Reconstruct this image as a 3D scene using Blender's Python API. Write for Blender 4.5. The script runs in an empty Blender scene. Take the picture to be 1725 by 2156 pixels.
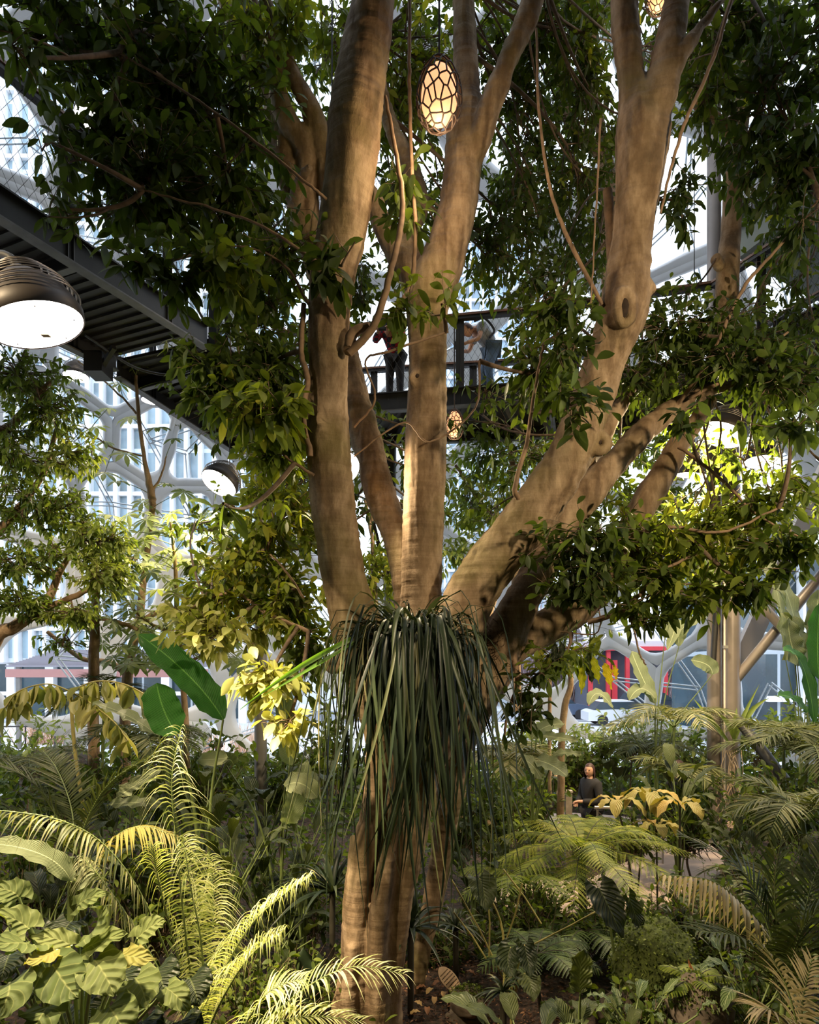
import bpy, bmesh, math, random
import numpy as np
from mathutils import Vector, Matrix
rng = np.random.default_rng(7); random.seed(7)
C = bpy.context.scene.collection
sc = bpy.context.scene

# ------------------------------------------------------------------ camera, world, light
F = 1400.0; HY = 1400.0; CZ = 3.25
cd = bpy.data.cameras.new('camera'); cam = bpy.data.objects.new('camera', cd); C.objects.link(cam)
cd.sensor_fit = 'HORIZONTAL'; cd.sensor_width = 36; cd.lens = F/1725*36
cd.shift_y = (HY-1078)/1725; cd.clip_end = 500
cam.location = (0, 0, CZ); cam.rotation_euler = (math.radians(90), 0, 0); sc.camera = cam
w = bpy.data.worlds.new('world'); sc.world = w; w.use_nodes = True
WSTR = 2.3
w.node_tree.nodes['Background'].inputs[0].default_value = (0.84, 0.91, 1.0, 1)
w.node_tree.nodes['Background'].inputs[1].default_value = WSTR
sc.view_settings.view_transform = 'Standard'; sc.view_settings.look = 'None'
sc.view_settings.exposure = 0.42; sc.view_settings.gamma = 1; sc.view_settings.use_curve_mapping = False
cy = sc.cycles
cy.max_bounces = 5; cy.diffuse_bounces = 2; cy.glossy_bounces = 2; cy.transmission_bounces = 2; cy.transparent_max_bounces = 8
cy.sample_clamp_indirect = 4; cy.caustics_reflective = False; cy.caustics_refractive = False
WARM = (1.0, 0.79, 0.48); WARM2 = (1.0, 0.72, 0.42)
LAMP_POWER = 1.12

def P(x, y, D):                       # picture position and distance -> point of the place
    return np.array([(x-862.5)/F*D, D, CZ+(HY-y)/F*D])
def m_px(px, D): return px/F*D

# ------------------------------------------------------------------ materials
def nodes(name):
    m = bpy.data.materials.new(name); m.use_nodes = True
    nt = m.node_tree; return m, nt, nt.nodes['Principled BSDF'], nt.nodes['Material Output']
def ramp(nt, stops):
    r = nt.nodes.new('ShaderNodeValToRGB')
    while len(r.color_ramp.elements) < len(stops): r.color_ramp.elements.new(0.5)
    for e, (p, c) in zip(r.color_ramp.elements, stops): e.position = p; e.color = (*c, 1)
    return r
def plain(name, col, rough=0.5, metal=0.0, noise=0.0, scale=8, bump=0.0):
    m, nt, b, o = nodes(name)
    b.inputs['Base Color'].default_value = (*col, 1); b.inputs['Roughness'].default_value = rough
    b.inputs['Metallic'].default_value = metal
    if noise or bump:
        tc = nt.nodes.new('ShaderNodeTexCoord'); n = nt.nodes.new('ShaderNodeTexNoise'); n.inputs['Scale'].default_value = scale; n.inputs['Detail'].default_value = 5
        nt.links.new(tc.outputs['Object'], n.inputs['Vector'])
        if noise:
            a = tuple(max(0, c*(1-noise)) for c in col); c2 = tuple(min(1, c*(1+noise)) for c in col)
            r = ramp(nt, [(0.3, a), (0.7, c2)]); nt.links.new(n.outputs['Fac'], r.inputs['Fac']); nt.links.new(r.outputs['Color'], b.inputs['Base Color'])
        if bump:
            bp = nt.nodes.new('ShaderNodeBump'); bp.inputs['Strength'].default_value = bump; bp.inputs['Distance'].default_value = 0.02
            nt.links.new(n.outputs['Fac'], bp.inputs['Height']); nt.links.new(bp.outputs['Normal'], b.inputs['Normal'])
    return m
def leafmat(name, stops, transl=0.35, rough=0.42, tr_col=None, vein=0, spec=0.4, vcol=None):
    m, nt, b, o = nodes(name); L = nt.links
    at = nt.nodes.new('ShaderNodeAttribute'); at.attribute_name = 'lv'
    sp = nt.nodes.new('ShaderNodeSeparateXYZ'); L.new(at.outputs['Vector'], sp.inputs[0])
    r = ramp(nt, stops); L.new(sp.outputs['Z'], r.inputs['Fac'])
    col = r.outputs['Color']
    if vein:
        ab = nt.nodes.new('ShaderNodeMath'); ab.operation = 'ABSOLUTE'; L.new(sp.outputs['X'], ab.inputs[0])
        # lateral veins sweep forward from the midrib
        m1 = nt.nodes.new('ShaderNodeMath'); m1.operation = 'MULTIPLY_ADD'; L.new(ab.outputs[0], m1.inputs[0]); m1.inputs[1].default_value = -0.35; L.new(sp.outputs['Y'], m1.inputs[2])
        m2 = nt.nodes.new('ShaderNodeMath'); m2.operation = 'MULTIPLY'; L.new(m1.outputs[0], m2.inputs[0]); m2.inputs[1].default_value = vein*6.283
        m3 = nt.nodes.new('ShaderNodeMath'); m3.operation = 'SINE'; L.new(m2.outputs[0], m3.inputs[0])
        m4 = nt.nodes.new('ShaderNodeMapRange'); L.new(m3.outputs[0], m4.inputs[0]); m4.inputs[1].default_value = 0.9; m4.inputs[2].default_value = 1.0; m4.inputs[3].default_value = 0; m4.inputs[4].default_value = 0.5
        m5 = nt.nodes.new('ShaderNodeMapRange'); L.new(ab.outputs[0], m5.inputs[0]); m5.inputs[1].default_value = 0.0; m5.inputs[2].default_value = 0.06; m5.inputs[3].default_value = 0.9; m5.inputs[4].default_value = 0
        mx = nt.nodes.new('ShaderNodeMath'); mx.operation = 'MAXIMUM'; L.new(m4.outputs[0], mx.inputs[0]); L.new(m5.outputs[0], mx.inputs[1])
        mc = nt.nodes.new('ShaderNodeMixRGB'); L.new(mx.outputs[0], mc.inputs[0]); L.new(col, mc.inputs[1]); mc.inputs[2].default_value = (*(vcol or tuple(min(1, c*1.7+.02) for c in stops[-1][1])), 1)
        col = mc.outputs[0]
        bp = nt.nodes.new('ShaderNodeBump'); bp.inputs['Strength'].default_value = 0.5; bp.inputs['Distance'].default_value = 0.006
        L.new(m3.outputs[0], bp.inputs['Height']); L.new(bp.outputs['Normal'], b.inputs['Normal'])
    L.new(col, b.inputs['Base Color']); b.inputs['Roughness'].default_value = rough
    b.inputs['Specular IOR Level'].default_value = spec
    if transl:
        t = nt.nodes.new('ShaderNodeBsdfTranslucent'); mul = nt.nodes.new('ShaderNodeMixRGB'); mul.blend_type = 'MULTIPLY'; mul.inputs[0].default_value = 1
        L.new(col, mul.inputs[1]); mul.inputs[2].default_value = (*(tr_col or (1.7, 1.75, 0.6)), 1); L.new(mul.outputs[0], t.inputs[0])
        mix = nt.nodes.new('ShaderNodeMixShader'); mix.inputs[0].default_value = transl
        L.new(b.outputs[0], mix.inputs[1]); L.new(t.outputs[0], mix.inputs[2]); L.new(mix.outputs[0], o.inputs[0])
    return m
def barkmat(name, c1, c2, moss=(0.10, 0.11, 0.02), mossiness=0.5, scale=3.0):
    m, nt, b, o = nodes(name); L = nt.links
    tc = nt.nodes.new('ShaderNodeTexCoord'); mp = nt.nodes.new('ShaderNodeMapping'); mp.inputs['Scale'].default_value = (1, 1, 0.45); L.new(tc.outputs['Object'], mp.inputs[0])
    n = nt.nodes.new('ShaderNodeTexNoise'); n.inputs['Scale'].default_value = scale*2; n.inputs['Detail'].default_value = 8; n.inputs['Roughness'].default_value = .65; L.new(mp.outputs[0], n.inputs[0])
    r = ramp(nt, [(0.25, tuple(c*.55 for c in c1)), (0.45, c1), (0.62, c2), (0.8, tuple(min(1, c*1.35) for c in c2))]); L.new(n.outputs['Fac'], r.inputs[0])
    n2 = nt.nodes.new('ShaderNodeTexNoise'); n2.inputs['Scale'].default_value = scale*.45; n2.inputs['Detail'].default_value = 6; L.new(tc.outputs['Object'], n2.inputs[0])
    r2 = nt.nodes.new('ShaderNodeMapRange'); r2.inputs[1].default_value = .5; r2.inputs[2].default_value = .72; r2.inputs[3].default_value = 0; r2.inputs[4].default_value = mossiness; L.new(n2.outputs['Fac'], r2.inputs[0])
    mx = nt.nodes.new('ShaderNodeMixRGB'); L.new(r2.outputs[0], mx.inputs[0]); L.new(r.outputs[0], mx.inputs[1]); mx.inputs[2].default_value = (*moss, 1)
    # ring lines round the limbs
    mp3 = nt.nodes.new('ShaderNodeMapping'); mp3.inputs['Scale'].default_value = (1.5, 1.5, 26); L.new(tc.outputs['Object'], mp3.inputs[0])
    n3 = nt.nodes.new('ShaderNodeTexNoise'); n3.inputs['Scale'].default_value = 1.6; n3.inputs['Detail'].default_value = 6; L.new(mp3.outputs[0], n3.inputs[0])
    r3 = ramp(nt, [(0.34, (.45, .4, .34)), (0.5, (1, 1, 1)), (0.68, (1, 1, 1)), (0.78, (1.0, .97, .9))]); L.new(n3.outputs['Fac'], r3.inputs[0])
    mm = nt.nodes.new('ShaderNodeMixRGB'); mm.blend_type = 'MULTIPLY'; mm.inputs[0].default_value = .14; L.new(mx.outputs[0], mm.inputs[1]); L.new(r3.outputs[0], mm.inputs[2])
    mp4 = nt.nodes.new('ShaderNodeMapping'); mp4.inputs['Scale'].default_value = (9, 9, .9); L.new(tc.outputs['Object'], mp4.inputs[0])
    n4 = nt.nodes.new('ShaderNodeTexNoise'); n4.inputs['Scale'].default_value = 1.0; n4.inputs['Detail'].default_value = 5; L.new(mp4.outputs[0], n4.inputs[0])
    r4 = ramp(nt, [(.30, (.25, .2, .17)), (.40, (.75, .7, .66)), (.5, (1, 1, 1)), (.75, (1.0, 1.0, 1.0))]); L.new(n4.outputs['Fac'], r4.inputs[0])
    m5 = nt.nodes.new('ShaderNodeMixRGB'); m5.blend_type = 'MULTIPLY'; m5.inputs[0].default_value = .65; L.new(mm.outputs[0], m5.inputs[1]); L.new(r4.outputs[0], m5.inputs[2]); mm = m5
    L.new(mm.outputs[0], b.inputs['Base Color']); b.inputs['Roughness'].default_value = .8; b.inputs['Specular IOR Level'].default_value = .25
    ad = nt.nodes.new('ShaderNodeMath'); ad.operation = 'MULTIPLY_ADD'; L.new(n3.outputs['Fac'], ad.inputs[0]); ad.inputs[1].default_value = .25; L.new(n.outputs['Fac'], ad.inputs[2])
    bp = nt.nodes.new('ShaderNodeBump'); bp.inputs['Strength'].default_value = .7; bp.inputs['Distance'].default_value = .03; L.new(ad.outputs[0], bp.inputs['Height']); L.new(bp.outputs[0], b.inputs['Normal'])
    return m
def emis(name, col, s):
    m, nt, b, o = nodes(name); b.inputs['Base Color'].default_value = (*col, 1)
    b.inputs['Emission Color'].default_value = (*col, 1); b.inputs['Emission Strength'].default_value = s; return m
def glassmat(name, tint, gloss=0.12):
    m, nt, b, o = nodes(name); L = nt.links
    t = nt.nodes.new('ShaderNodeBsdfTransparent'); t.inputs[0].default_value = (*tint, 1)
    g = nt.nodes.new('ShaderNodeBsdfGlossy'); g.inputs['Roughness'].default_value = .02
    x = nt.nodes.new('ShaderNodeMixShader'); x.inputs[0].default_value = gloss
    L.new(t.outputs[0], x.inputs[1]); L.new(g.outputs[0], x.inputs[2]); L.new(x.outputs[0], o.inputs[0]); return m
def facademat(name, glass, frame, sx, sz, tx, tz, rough=.15):
    # window grid: mullions every sx metres, floor bands every sz metres
    m, nt, b, o = nodes(name); L = nt.links
    tc = nt.nodes.new('ShaderNodeTexCoord'); sp = nt.nodes.new('ShaderNodeSeparateXYZ'); L.new(tc.outputs['Object'], sp.inputs[0])
    def band(out, period, thick):
        a = nt.nodes.new('ShaderNodeMath'); a.operation = 'DIVIDE'; L.new(out, a.inputs[0]); a.inputs[1].default_value = period
        f = nt.nodes.new('ShaderNodeMath'); f.operation = 'FRACT'; L.new(a.outputs[0], f.inputs[0])
        l = nt.nodes.new('ShaderNodeMath'); l.operation = 'LESS_THAN'; L.new(f.outputs[0], l.inputs[0]); l.inputs[1].default_value = thick; return l
    b1 = band(sp.outputs['X'], sx, tx); b2 = band(sp.outputs['Z'], sz, tz)
    mx = nt.nodes.new('ShaderNodeMath'); mx.operation = 'MAXIMUM'; L.new(b1.outputs[0], mx.inputs[0]); L.new(b2.outputs[0], mx.inputs[1])
    v = nt.nodes.new('ShaderNodeTexNoise'); v.inputs['Scale'].default_value = .35; v.inputs['Detail'].default_value = 3; L.new(tc.outputs['Object'], v.inputs[0])
    r = ramp(nt, [(.35, tuple(c*.45 for c in glass)), (.6, glass)]); L.new(v.outputs['Fac'], r.inputs[0])
    c = nt.nodes.new('ShaderNodeMixRGB'); L.new(mx.outputs[0], c.inputs[0]); L.new(r.outputs[0], c.inputs[1]); c.inputs[2].default_value = (*frame, 1)
    L.new(c.outputs[0], b.inputs['Base Color']); b.inputs['Roughness'].default_value = rough; return m

G = dict(
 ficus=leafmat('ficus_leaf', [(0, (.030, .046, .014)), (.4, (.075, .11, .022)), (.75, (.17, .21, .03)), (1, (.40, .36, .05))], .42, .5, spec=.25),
 ficus_lit=leafmat('lit_toned_ficus_leaf', [(0, (.09, .12, .03)), (.5, (.2, .23, .05)), (1, (.5, .48, .2))], .35, .4),  # paler copy of the fig leaf, strong light painted into its colour
 palepalm=leafmat('pale_palm_leaflet', [(0, (.035, .048, .018)), (.5, (.125, .135, .06)), (1, (.38, .35, .2))], .25, .5, spec=.2),  # pale species tone, lowered further to paint in undergrowth shade
 small=leafmat('small_leaf', [(0, (.07, .11, .025)), (.5, (.16, .22, .05)), (1, (.40, .44, .13))], .35, .4),
 palmate=leafmat('palmate_leaf', [(0, (.12, .16, .07)), (.5, (.22, .27, .12)), (1, (.42, .46, .22))], .35, .5),
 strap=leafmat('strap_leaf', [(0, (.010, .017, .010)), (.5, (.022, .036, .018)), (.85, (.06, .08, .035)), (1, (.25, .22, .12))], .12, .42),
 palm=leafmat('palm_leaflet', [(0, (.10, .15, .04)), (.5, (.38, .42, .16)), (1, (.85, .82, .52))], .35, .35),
 darkpalm=leafmat('shade_toned_palm_leaflet', [(0, (.018, .028, .009)), (.5, (.048, .062, .02)), (1, (.17, .17, .07))], .25, .5, spec=.2),  # albedo lowered so the colour carries the canopy's shade
 tanpalm=leafmat('tan_palm_leaflet', [(0, (.2, .16, .09)), (.5, (.34, .27, .16)), (1, (.5, .42, .28))], .25, .5),
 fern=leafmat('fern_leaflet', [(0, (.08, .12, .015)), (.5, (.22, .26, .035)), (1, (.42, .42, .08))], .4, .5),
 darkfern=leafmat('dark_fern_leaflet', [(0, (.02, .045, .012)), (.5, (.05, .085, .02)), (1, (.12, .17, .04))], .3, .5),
 rust=leafmat('rust_leaflet', [(0, (.3, .1, .03)), (1, (.5, .2, .06))], .3, .6),
 banana=leafmat('banana_leaf', [(0, (.022, .08, .02)), (.5, (.035, .12, .025)), (1, (.09, .2, .045))], .35, .4, (1.1, 1.5, .6), vein=26),
 bananap=leafmat('pale_banana_leaf', [(0, (.14, .17, .09)), (.5, (.22, .25, .14)), (1, (.38, .40, .25))], .3, .5, (1.2, 1.3, .6), vein=22),
 heart=leafmat('heart_leaf', [(0, (.065, .095, .03)), (.5, (.14, .165, .055)), (1, (.36, .29, .07))], .3, .62, vein=5, vcol=(.24, .26, .10), spec=.15),
 darkbroad=leafmat('shade_toned_broad_leaf', [(0, (.007, .012, .004)), (.5, (.020, .031, .010)), (1, (.075, .09, .03))], .2, .45, vein=9, spec=.25, vcol=(.09, .11, .04)),  # shade under the canopy is painted into this dark leaf colour
 yellow=leafmat('yellow_leaf', [(0, (.26, .24, .07)), (.5, (.38, .33, .10)), (1, (.55, .38, .12))], .3, .5, (1.2, 1.1, .4), vein=8, vcol=(.45, .28, .08)),
 brightyel=leafmat('bright_yellow_leaf', [(0, (.45, .5, .03)), (1, (.85, .62, .03))], .6, .4, (1.3, 1.2, .4), vein=8, vcol=(.7, .5, .05)),
 litter=leafmat('fallen_leaf', [(0, (.25, .1, .04)), (.5, (.45, .22, .1)), (1, (.6, .45, .15))], 0, .6),
 variegated=leafmat('variegated_leaf', [(0, (.03, .06, .02)), (1, (.09, .13, .04))], .2, .4, vein=8, vcol=(.5, .55, .3)),
 moss=leafmat('moss_leaf', [(0, (.03, .045, .008)), (.5, (.07, .10, .015)), (1, (.2, .25, .04))], .25, .6),  # moss green, darkened to paint in the shade near the ground
)
BARK = barkmat('grey_tan_bark', (.20, .135, .08), (.36, .26, .17), (.13, .12, .025), .55)
BARKT = barkmat('tan_bark', (.26, .17, .10), (.42, .30, .2), (.16, .14, .04), .4, 4)
TWIG = plain('twig_bark', (.13, .085, .055), .8, noise=.4, scale=20)
STEM = plain('green_stem', (.13, .17, .05), .5, noise=.3)
STEMD = plain('dark_stem', (.03, .025, .015), .7, noise=.3)
STEMY = plain('yellow_stem', (.35, .3, .1), .5, noise=.2)
MOSSM = plain('moss', (.07, .09, .018), .95, noise=.6, scale=30, bump=.8)
ROCK = plain('rock', (.10, .075, .055), .9, noise=.4, scale=9, bump=.7)
FIBRE = plain('root_fibre', (.09, .05, .025), .95, noise=.6, scale=40, bump=1)
STEEL = plain('dark_steel', (.030, .028, .027), .5, .3, noise=.3, scale=3)
STEELL = plain('pale_steel_edge', (.13, .12, .11), .55, .2, noise=.3, scale=5)  # paler steel tone for lower flanges, braces and rods
DECK = plain('deck_soffit', (.045, .040, .036), .7, noise=.3, scale=3)
COLM = plain('bronze_grey_paint', (.23, .19, .165), .35, .25, noise=.12, scale=3)
GREY = plain('grey_steel_paint', (.17, .16, .15), .45, .2, noise=.15, scale=4)
WHITEP = plain('white_painted_steel', (.88, .88, .90), .4, noise=.04, scale=2)
WOODR = plain('wood_handrail', (.20, .09, .05), .45, noise=.3, scale=12)
ALU = plain('brushed_rail', (.55, .5, .46), .3, .6)
SKIN = plain('skin', (.62, .34, .22), .5)

# ------------------------------------------------------------------ mesh batch
class MB:
    def __init__(s): s.V = []; s.F = []; s.A = []; s.M = []; s.n = 0
    def add(s, V, Fc, lv=None, mat=0):
        V = np.asarray(V, dtype=np.float64).reshape(-1, 3); Fc = np.asarray(Fc, dtype=np.int64)
        s.V.append(V); s.F.append(Fc + s.n); s.n += len(V)
        if lv is None: lv = np.zeros((len(V), 3))
        lv = np.asarray(lv, dtype=np.float64)
        if lv.ndim == 1: lv = np.tile(lv, (len(V), 1))
        s.A.append(lv); s.M.append(np.full(len(Fc), mat, dtype=np.int32)); return s
    def box(s, c, d, R=None, mat=0):
        c = np.asarray(c, float); h = np.asarray(d, float)/2
        v = np.array([[i, j, k] for i in (-1, 1) for j in (-1, 1) for k in (-1, 1)])*h
        if R is not None: v = v @ np.asarray(R).T
        return s.add(v+c, [[0, 1, 3, 2], [4, 6, 7, 5], [0, 4, 5, 1], [2, 3, 7, 6], [0, 2, 6, 4], [1, 5, 7, 3]], mat=mat)
    def beam(s, a, b, wd, ht, mat=0):     # box beam from a to b, wd sideways and ht upright
        a = np.asarray(a, float); b = np.asarray(b, float); t = b-a; L = np.linalg.norm(t); t = t/L
        up = np.array([0, 0, 1.]) if abs(t[2]) < .95 else np.array([0, 1., 0]); sd = np.cross(t, up); sd /= np.linalg.norm(sd); up = np.cross(sd, t)
        R = np.stack([t, sd, up], 1); return s.box((a+b)/2, (L, wd, ht), R, mat)
    def tube(s, pts, rad, n=8, mat=0, cap=True, lobes=None):
        pts = np.asarray(pts, float); m = len(pts); rad = np.broadcast_to(np.asarray(rad, float), (m,))
        T = np.gradient(pts, axis=0); T /= np.linalg.norm(T, axis=1)[:, None]+1e-9
        u = np.cross(T[0], [0.3, 0.2, 1.0] if abs(T[0][2]) < .9 else [1., 0, 0]); u /= np.linalg.norm(u); U = [u]
        for i in range(1, m):
            u = u-T[i]*np.dot(u, T[i]); u /= np.linalg.norm(u)+1e-9; U.append(u)
        U = np.array(U); W = np.cross(T, U); a = np.linspace(0, 2*math.pi, n, endpoint=False)
        rr = rad[:, None]*np.ones(n)[None, :]
        if lobes is not None: rr = rr*lobes(np.linspace(0, 1, m)[:, None], a[None, :])
        V = pts[:, None, :]+rr[..., None]*(np.cos(a)[None, :, None]*U[:, None, :]+np.sin(a)[None, :, None]*W[:, None, :])
        V = V.reshape(-1, 3); i = np.arange(m-1)[:, None]*n; j = np.arange(n)[None, :]; k = (j+1) % n
        Fq = np.stack([i+j, i+k, i+n+k, i+n+j], -1).reshape(-1, 4)
        s.add(V, Fq, mat=mat)
        if cap:
            for q, r in ((0, -1), (m-1, 1)):
                base = V[q*n:(q+1)*n]; cc = pts[q]
                vv = np.vstack([base, cc]); ff = [[jj, (jj+1) % n, n] if r > 0 else [(jj+1) % n, jj, n] for jj in range(n)]
                s.add(vv, ff, mat=mat)
        return s
    def lathe(s, prof, c, R=None, n=32, mat=0):
        prof = np.asarray(prof, float); a = np.linspace(0, 2*math.pi, n, endpoint=False); m = len(prof)
        V = np.stack([prof[:, 0][:, None]*np.cos(a), prof[:, 0][:, None]*np.sin(a), np.repeat(prof[:, 1][:, None], n, 1)], -1).reshape(-1, 3)
        if R is not None: V = V @ np.asarray(R).T
        i = np.arange(m-1)[:, None]*n; j = np.arange(n)[None, :]; k = (j+1) % n
        return s.add(V+np.asarray(c, float), np.stack([i+j, i+k, i+n+k, i+n+j], -1).reshape(-1, 4), mat=mat)
    def build(s, name, mats, parent=None, smooth=True, loc=None):
        me = bpy.data.meshes.new(name)
        V = np.vstack(s.V); off = np.zeros(3)
        if parent is not None: off = np.array(parent.matrix_world.translation) if parent.parent is None else np.array(parent['_w'])
        if loc is not None: off = np.asarray(loc, float)
        me.vertices.add(len(V)); me.vertices.foreach_set('co', (V-off).astype(np.float32).ravel())
        li = np.concatenate([f.ravel() for f in s.F]); lt = np.concatenate([np.full(len(f), f.shape[1]) for f in s.F])
        me.loops.add(len(li)); me.loops.foreach_set('vertex_index', li.astype(np.int32))
        me.polygons.add(len(lt)); me.polygons.foreach_set('loop_start', np.concatenate([[0], np.cumsum(lt)[:-1]]).astype(np.int32))
        me.polygons.foreach_set('material_index', np.concatenate(s.M)); me.update(calc_edges=True)
        me.polygons.foreach_set('use_smooth', np.full(len(lt), smooth))
        at = me.attributes.new('lv', 'FLOAT_VECTOR', 'POINT'); at.data.foreach_set('vector', np.vstack(s.A).astype(np.float32).ravel())
        for mm in (mats if isinstance(mats, (list, tuple)) else [mats]): me.materials.append(mm)
        me.validate(); o = bpy.data.objects.new(name, me); C.objects.link(o)
        if parent is not None: o.parent = parent
        elif loc is not None: o.location = off
        return o

def thing(name, label, cat, loc=(0, 0, 0), group=None):
    o = bpy.data.objects.new(name, None); C.objects.link(o); o.location = tuple(float(v) for v in loc); o['label'] = label; o['category'] = cat
    o.empty_display_size = .1
    o.matrix_world = Matrix.Translation(o.location)
    if group: o['group'] = group
    return o
def tag(o, label, cat, group=None, kind=None):
    o['label'] = label; o['category'] = cat
    if group: o['group'] = group
    if kind: o['kind'] = kind
    return o
def struct(o): o['kind'] = 'structure'; return o
def sub(mb, name, mats, partobj, root, smooth=True):     # sub-part: child of a part that sits at its root's origin
    o = mb.build(name, mats, root, smooth); o.parent = partobj; return o

def cr(pts, k=6):                     # Catmull-Rom through control points (any number of columns)
    p = np.asarray(pts, float); p = np.vstack([2*p[0]-p[1], p, 2*p[-1]-p[-2]]); out = []
    t = np.linspace(0, 1, k, endpoint=False)[:, None]
    for i in range(1, len(p)-2):
        a, b, c, d = p[i-1], p[i], p[i+1], p[i+2]
        out.append(.5*((2*b)+(-a+c)*t+(2*a-5*b+4*c-d)*t**2+(-a+3*b-3*c+d)*t**3))
    out.append(p[-2][None]); return np.vstack(out)
def nrm(v): return v/(np.linalg.norm(v, axis=-1, keepdims=True)+1e-9)

PROF = dict(oval=[.12, .62, .95, 1, .72, .10], lance=[.25, .8, 1, .75, .4, .02], strap=[.8, 1, 1, .9, .6, .05],
            leaflet=[.35, .9, 1, .8, .45, .02], obov=[.08, .45, .85, 1, .75, .05], s3=[.4, 1, .6, .02])
def strips(mb, Pp, dr, side, L, W, droop, prof='oval', rnd=None, fold=.12, mat=0, drift=None):
    """N leaves: each a strip of len(prof) stations, 3 points across, bent down by droop"""
    Pp = np.atleast_2d(Pp); N = len(Pp); dr = nrm(np.broadcast_to(dr, (N, 3))); side = np.broadcast_to(side, (N, 3)); side = nrm(side-dr*np.sum(side*dr, -1, keepdims=True))
    L = np.broadcast_to(L, (N,)); W = np.broadcast_to(W, (N,)); droop = np.broadcast_to(droop, (N,))
    w_ = np.array(PROF[prof]); S = len(w_); s_ = np.linspace(0, 1, S); nn = nrm(np.cross(dr, side)); nn = np.where(nn[:, 2:3] < 0, -nn, nn)
    g = np.array([0, 0, -1.])
    cen = Pp[:, None]+dr[:, None]*(L[:, None]*s_)[..., None]+g*(L*droop)[:, None, None]*(s_**2)[None, :, None]
    if drift is not None: cen = cen+drift[:, None]*(L[:, None]*s_**2)[..., None]
    hw = (W[:, None]*.5*w_[None])[..., None]
    Lf = cen-side[:, None]*hw+nn[:, None]*hw*fold*2; Rt = cen+side[:, None]*hw+nn[:, None]*hw*fold*2
    V = np.stack([Lf, cen, Rt], 2)          # N,S,3,3
    b = (np.arange(N)*S*3)[:, None, None]; i = (np.arange(S-1)*3)[None, :, None]; j = np.arange(2)[None, None, :]
    q = b+i+j; Fq = np.stack([q, q+1, q+4, q+3], -1).reshape(-1, 4)
    if rnd is None: rnd = rng.random(N)
    lv = np.zeros((N, S, 3, 3)); lv[..., 0] = np.array([-1, 0, 1])[None, None]; lv[..., 1] = s_[None, :, None]; lv[..., 2] = np.broadcast_to(rnd, (N,))[:, None, None]
    mb.add(V.reshape(-1, 3), Fq, lv.reshape(-1, 3), mat)
def qtubes(mb, A, B_, Cc, r0, r1, k=5, n=4, mat=0):
    """N thin tubes along quadratic curves A-B-C"""
    N = len(A); t = np.linspace(0, 1, k)[None, :, None]; p = A[:, None]*(1-t)**2+2*B_[:, None]*t*(1-t)+Cc[:, None]*t**2
    T = nrm(np.gradient(p, axis=1)); U = nrm(np.cross(T, np.array([.31, .2, .93]))); Wd = np.cross(T, U); a = np.linspace(0, 2*math.pi, n, endpoint=False)
    r = (np.broadcast_to(r0, (N,))[:, None]*(1-t[..., 0])+np.broadcast_to(r1, (N,))[:, None]*t[..., 0])[:, :, None, None]
    V = p[:, :, None]+r*(np.cos(a)[None, None, :, None]*U[:, :, None]+np.sin(a)[None, None, :, None]*Wd[:, :, None])
    b = (np.arange(N)*k*n)[:, None, None]; i = (np.arange(k-1)*n)[None, :, None]; j = np.arange(n)[None, None, :]; kk = (j+1) % n
    mb.add(V.reshape(-1, 3), np.stack([b+i+j, b+i+kk, b+i+n+kk, b+i+n+j], -1).reshape(-1, 4), mat=mat); return p
def rdir(N, zb=0.0):
    v = rng.normal(size=(N, 3)); v[:, 2] += zb; return nrm(v)
def leaves_on(mbl, mbt, A, Bm, Cc, per, L, W, droop=.25, prof='oval', rr=(0, 1), tr=.35, r0=.006, spread=.9, hang=.35, fold=.12, k=6):
    """twigs A-B-C, each with per leaves along its outer part"""
    p = qtubes(mbt, A, Bm, Cc, r0, r0*.4, k=k, n=3); N = len(A)
    t = rng.uniform(tr, 1, (N, per)); t[:, -1] = 1; f = t*(k-1); i = np.clip(f.astype(int), 0, k-2); fr = (f-i)[..., None]
    ii = np.arange(N)[:, None]; pos = p[ii, i]*(1-fr)+p[ii, i+1]*fr; tan = nrm(p[ii, i+1]-p[ii, i])
    pos = pos.reshape(-1, 3); tan = tan.reshape(-1, 3); M = len(pos)
    d = nrm(tan*.55+rdir(M)*spread+np.array([0, 0, -hang])); sd = np.cross(d, nrm(rdir(M)*.8+np.array([0, 0, 1.])))
    sz = rng.uniform(.6, 1.15, M); rnd = np.clip(rng.uniform(*rr, (N, 1))*.6+rng.uniform(*rr, (N, per))*.4, 0, 1).ravel()
    strips(mbl, pos, d, sd, L*sz, W*sz, rng.uniform(0, droop*2, M), prof, rnd, fold)
TW, LPT = 1.3, .66
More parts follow.
